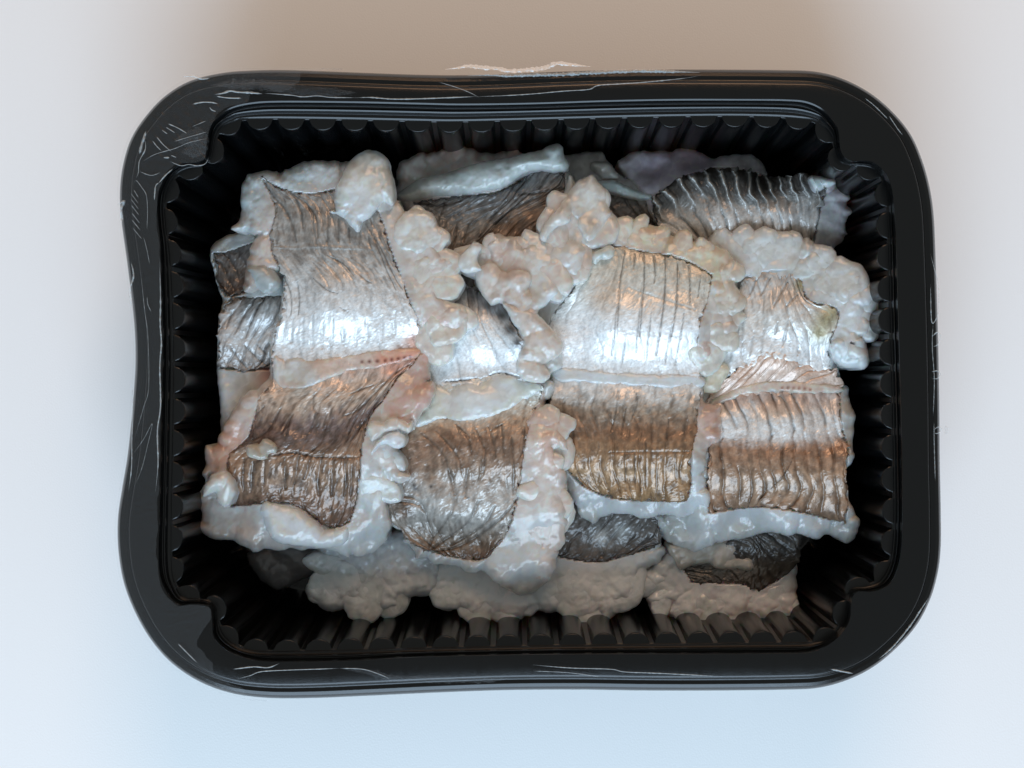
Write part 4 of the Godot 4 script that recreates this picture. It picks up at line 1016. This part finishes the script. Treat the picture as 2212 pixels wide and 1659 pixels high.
	slab(a, "flesh_flap", M.flesh, px(1, "1320,740 1345,725 1375,735 1370,700 1362,640 1365,560 1385,500 1400,480 1440,390 1470,330 1560,240 1650,200 1700,205 1750,215 1830,280 1840,340 1865,420 1880,520 1890,600 1870,680 1800,660 1755,690 1700,770 1620,830 1600,880 1580,922 1550,915 1500,860 1440,790 1380,755 1340,752"), hts("790,340,32 790,400,34 770,460,33.5"), 0.0285, {"seed": 107.0, "round": 22.0, "drop": 0.003, "lump": 1.0, "reach": 60.0, "tone": srgb(192, 190, 184), "tints": spots("775,475,22 770,450,30", srgb(206, 220, 218))})
	slab(a, "flesh_lump", M.flesh, px(1, "600,1220 660,1180 740,1175 810,1205 860,1260 900,1330 895,1390 860,1440 800,1460 720,1430 650,1370 615,1300"), hts("575,605,30"), 0.0225, {"seed": 109.0, "round": 26.0, "drop": 0.004, "lump": 0.4, "tone": srgb(156, 160, 158)})
	slab(a, "flesh_lump", M.flesh, px(4, "590,1240 640,1215 700,1220 740,1175 800,1180 860,1230 850,1290 790,1300 770,1340 700,1350 640,1330 600,1300"), hts("570,975,33.2"), 0.029, {"seed": 111.0, "round": 10.0, "drop": 0.0012, "lump": 0.5, "tone": srgb(164, 158, 148)})
	slab(a, "flesh_curl", M.flesh, px(7, "155,170 165,100 200,45 260,10 310,15 350,60 362,110 355,170 325,215 285,232 260,215 240,180 235,140"), hts("480,1040,31 490,1080,29"), 0.022, {"seed": 113.0, "round": 20.0, "drop": 0.003, "lump": 0.5, "tone": srgb(200, 190, 182)})
	slab(a, "cut_edge", M.flesh, px(7, "505,250 520,200 545,178 620,185 700,215 780,260 850,310 920,365 990,350 1040,330 1080,360 1060,440 1000,480 900,490 800,480 690,470 600,440 560,390 530,320"), hts("580,1090,28 680,1120,28.5 720,1150,28"), 0.021, {"seed": 115.0, "round": 24.0, "drop": 0.0035, "lump": 0.9, "tone": srgb(212, 206, 198)})
	slab(a, "flesh_curl", M.flesh, px(4, "1690,1230 1760,1160 1850,1110 1920,1105 1975,1135 1990,1170 1970,1230 1930,1255 1880,1245 1800,1220 1740,1260 1690,1330 1670,1290"), hts("840,950,34.5 810,980,33.8"), 0.029, {"seed": 117.0, "round": 12.0, "drop": 0.002, "lump": 0.5, "tone": srgb(214, 212, 208)})
	slab(a, "flesh_curl", M.flesh, px(4, "1640,1060 1700,1010 1790,1025 1830,990 1900,985 1980,1010 2010,1040 2040,1000 2050,1060 2010,1115 1960,1095 1890,1095 1810,1110 1740,1160 1690,1200 1660,1140"), hts("850,915,34.6 810,940,34"), 0.029, {"seed": 119.0, "round": 11.0, "drop": 0.002, "lump": 0.6, "tone": srgb(194, 184, 176)})

# ---------------------------------------------------------------- torn film left on the tray

func film() -> void:
	var t: Node3D = get_node("food_tray")
	var r := ring_at(outer_px, 0.0385)
	var l1 := ring_at(inner_px, 0.0412)
	# a skin of clear film over the rim on the left, crinkled
	var a := offset(r, 0.0002, 0.0400)
	var v := PackedVector3Array()
	var ix := PackedInt32Array()
	var from := int(NR * 0.36)
	var to := int(NR * 0.665)
	var rows := 22
	for i in range(from, to):
		for j in rows + 1:
			var f := float(j) / rows
			var ends := clampf(minf(i - from, to - i) / 110.0 + 0.35 * n_mid.get_noise_2d(i * 1.1, 9.0), 0.0, 1.0)
			var over := (1.0 + 0.05 * n_mid.get_noise_2d(i * 1.5, 40.0)) * (0.04 + 0.96 * ends)
			var p: Vector3 = a[i].lerp(l1[i], f * over)
			var q := Vector2(p.x, p.z) / K
			var rg := 1.0 - absf(n_ridge.get_noise_2d(q.x * 4.0 + q.y * 1.5, q.y * 2.2 - q.x))
			p.y = lerpf(0.0403, 0.0416, minf(f * 5.0, 1.0)) + 0.0001 + (0.00008 + 0.00042 * exp(-pow((i - NR * 0.605) / (NR * 0.028), 2.0))) * pow(rg, 5.0) + 0.0001 * n_mid.get_noise_2d(q.x * 3.0, q.y * 3.0)
			v.append(p)
	for i in to - from - 1:
		for j in rows:
			var k := i * (rows + 1) + j
			ix.append_array([k, k + rows + 1, k + 1, k + 1, k + rows + 1, k + rows + 2])
	commit(v, PackedColorArray(), ix, "film", M.film, t)
	# white creases and torn edges
	var c := 0
	for s in [
		[9, "445,785 480,830 520,870", 3.0], [9, "480,750 540,820 605,875", 3.0], [9, "525,690 575,725", 2.4], [9, "560,665 640,715", 2.4], [9, "580,635 660,670 745,720", 3.0], [9, "540,930 590,930", 4.0], [9, "605,910 650,928", 3.0],
		[9, "790,465 880,448 960,450 1015,462", 4.0], [9, "940,490 960,515 995,528", 3.0], [9, "360,960 470,900 640,850 760,800 910,765", 2.0], [9, "630,790 780,745 920,705", 2.0], [9, "790,660 910,610", 2.0], [9, "330,1050 430,1085 510,1060", 2.0],
		[9, "600,965 690,1000 760,990 830,1000 900,985 935,930", 2.6], [9, "500,1150 560,1080 620,1030", 4.0], [9, "460,1300 470,1180 500,1150", 4.0], [9, "985,380 1050,370 1120,350 1190,360 1300,365 1400,375", 6.0], [9, "1000,395 1100,410 1220,412", 4.0], [9, "1420,370 1640,385 1750,400 1880,392 2000,405 2212,408", 3.0],
		[9, "300,1110 320,1060 330,960 380,860 380,780", 3.0], [9, "270,1170 300,1130 350,1190 390,1260 400,1400 395,1560", 2.0],
		[9, "255,1240 320,1330", 1.8], [9, "255,1290 322,1380", 1.8], [9, "260,1345 325,1430", 1.8], [9, "262,1410 330,1500", 1.8], [9, "262,1470 335,1560", 1.8], [9, "270,1540 350,1640", 1.8], [9, "280,1210 322,1280", 1.8],
		[10, "0,292 100,290 230,300 400,298 560,292 740,285", 4.0], [10, "740,285 900,280 1100,268 1300,250 1450,240 1510,215 1650,205 1800,195 2050,170 2150,150", 3.0], [10, "520,195 620,225 700,255 770,290", 2.0],
		[12, "250,50 270,130 285,210", 1.8], [12, "232,260 255,480 275,640 280,940 250,1060 215,1180 195,1250", 1.6], [12, "185,1340 250,1250 300,1160 275,1280 240,1420 200,1520", 1.6],
		[12, "345,200 350,420 348,560 355,680 346,820 350,1050 332,1200 335,1400 320,1560", 5.0], [12, "270,405 275,450 295,495", 2.0],
		[7, "345,1240 470,1225 560,1230 630,1205", 4.0], [7, "370,1300 450,1280 520,1255 700,1245 1000,1235", 3.0], [7, "0,1080 60,1140 120,1200", 3.0], [7, "1010,1235 1150,1240 1250,1270 1320,1300", 3.0],
		[8, "0,1062 200,1078 420,1085 500,1100 700,1108 1030,1125", 3.0], [8, "0,1095 200,1105 370,1128", 2.0], [8, "2150,700 2110,760 2050,850 1960,960 1880,1030", 5.0], [8, "1620,1085 1740,1108", 5.0],
		[11, "1420,375 1500,440 1600,540", 2.6], [11, "1610,515 1680,620 1720,670", 2.6], [13, "715,560 710,700 722,900 715,1110", 2.4], [13, "720,1150 722,1300 728,1500", 2.4], [13, "712,640 740,615 760,640 740,690 715,700", 4.0], [13, "705,850 740,845 758,862 740,890 712,890", 3.0], [13, "720,1195 745,1178 765,1190 745,1215 722,1215", 3.0],
		[13, "700,150 720,230 745,330 748,480 725,550 705,540 700,330", 3.0], [12, "175,200 190,280 170,360 178,470", 5.0], [12, "182,940 185,1050 180,1260 178,1420 160,1560", 3.5]]:
		scrap(t, "film_crease", M.crease, px(s[0], s[1]), s[2] * 0.7, 0.0421, {"seed": c * 13.0, "cols": 3, "crinkle": 0.0003})
		c += 1
	# hazy glued patches and shards that stand out past the rim
	scrap(t, "film_patch", M.film, px(7, "1060,1245 1200,1260 1330,1295 1480,1300 1700,1305 2060,1300"), 16.0, 0.0421, {"seed": 5.0, "crinkle": 0.0016, "cols": 10})
	scrap(t, "film_patch", M.film, px(9, "950,300 1150,290 1400,300 1700,340 2000,360 2212,365"), 24.0, 0.0421, {"seed": 6.0, "crinkle": 0.0020, "cols": 12})
	scrap(t, "film_patch", M.film, px(9, "640,780 760,760 850,730 860,850 700,880"), 34.0, 0.0421, {"seed": 8.0, "crinkle": 0.0020, "cols": 14})
	scrap(t, "film_shred", M.fold, px(10, "560,115 640,105 700,95 800,105 880,110 960,125 1080,118 1180,105 1250,78 1330,85 1460,98"), 9.0, 0.0405, {"seed": 15.0, "crinkle": 0.0005, "lean": 0.001})
	scrap(t, "film_shred", M.crease, px(10, "700,155 820,150 950,155 1100,150 1250,148 1400,140 1600,130 1800,125 2000,130 2140,135"), 8.0, 0.0412, {"seed": 16.0, "crinkle": 0.0009})
	scrap(t, "film_shred", M.crease, px(9, "700,228 760,220 820,225 870,245 940,240"), 5.0, 0.0412, {"seed": 17.0, "crinkle": 0.0008})
	scrap(t, "film_shred", M.crease, px(9, "385,700 370,760 350,820 330,900"), 6.0, 0.0412, {"seed": 19.0, "crinkle": 0.0006})
	scrap(t, "film_shred", M.crease, px(9, "140,1340 200,1310 170,1380 180,1500"), 6.0, 0.0408, {"seed": 20.0, "crinkle": 0.0006})
	scrap(t, "film_shred", M.haze, px(13, "790,1170 795,1200 790,1222"), 8.0, 0.038, {"seed": 21.0, "crinkle": 0.0006})
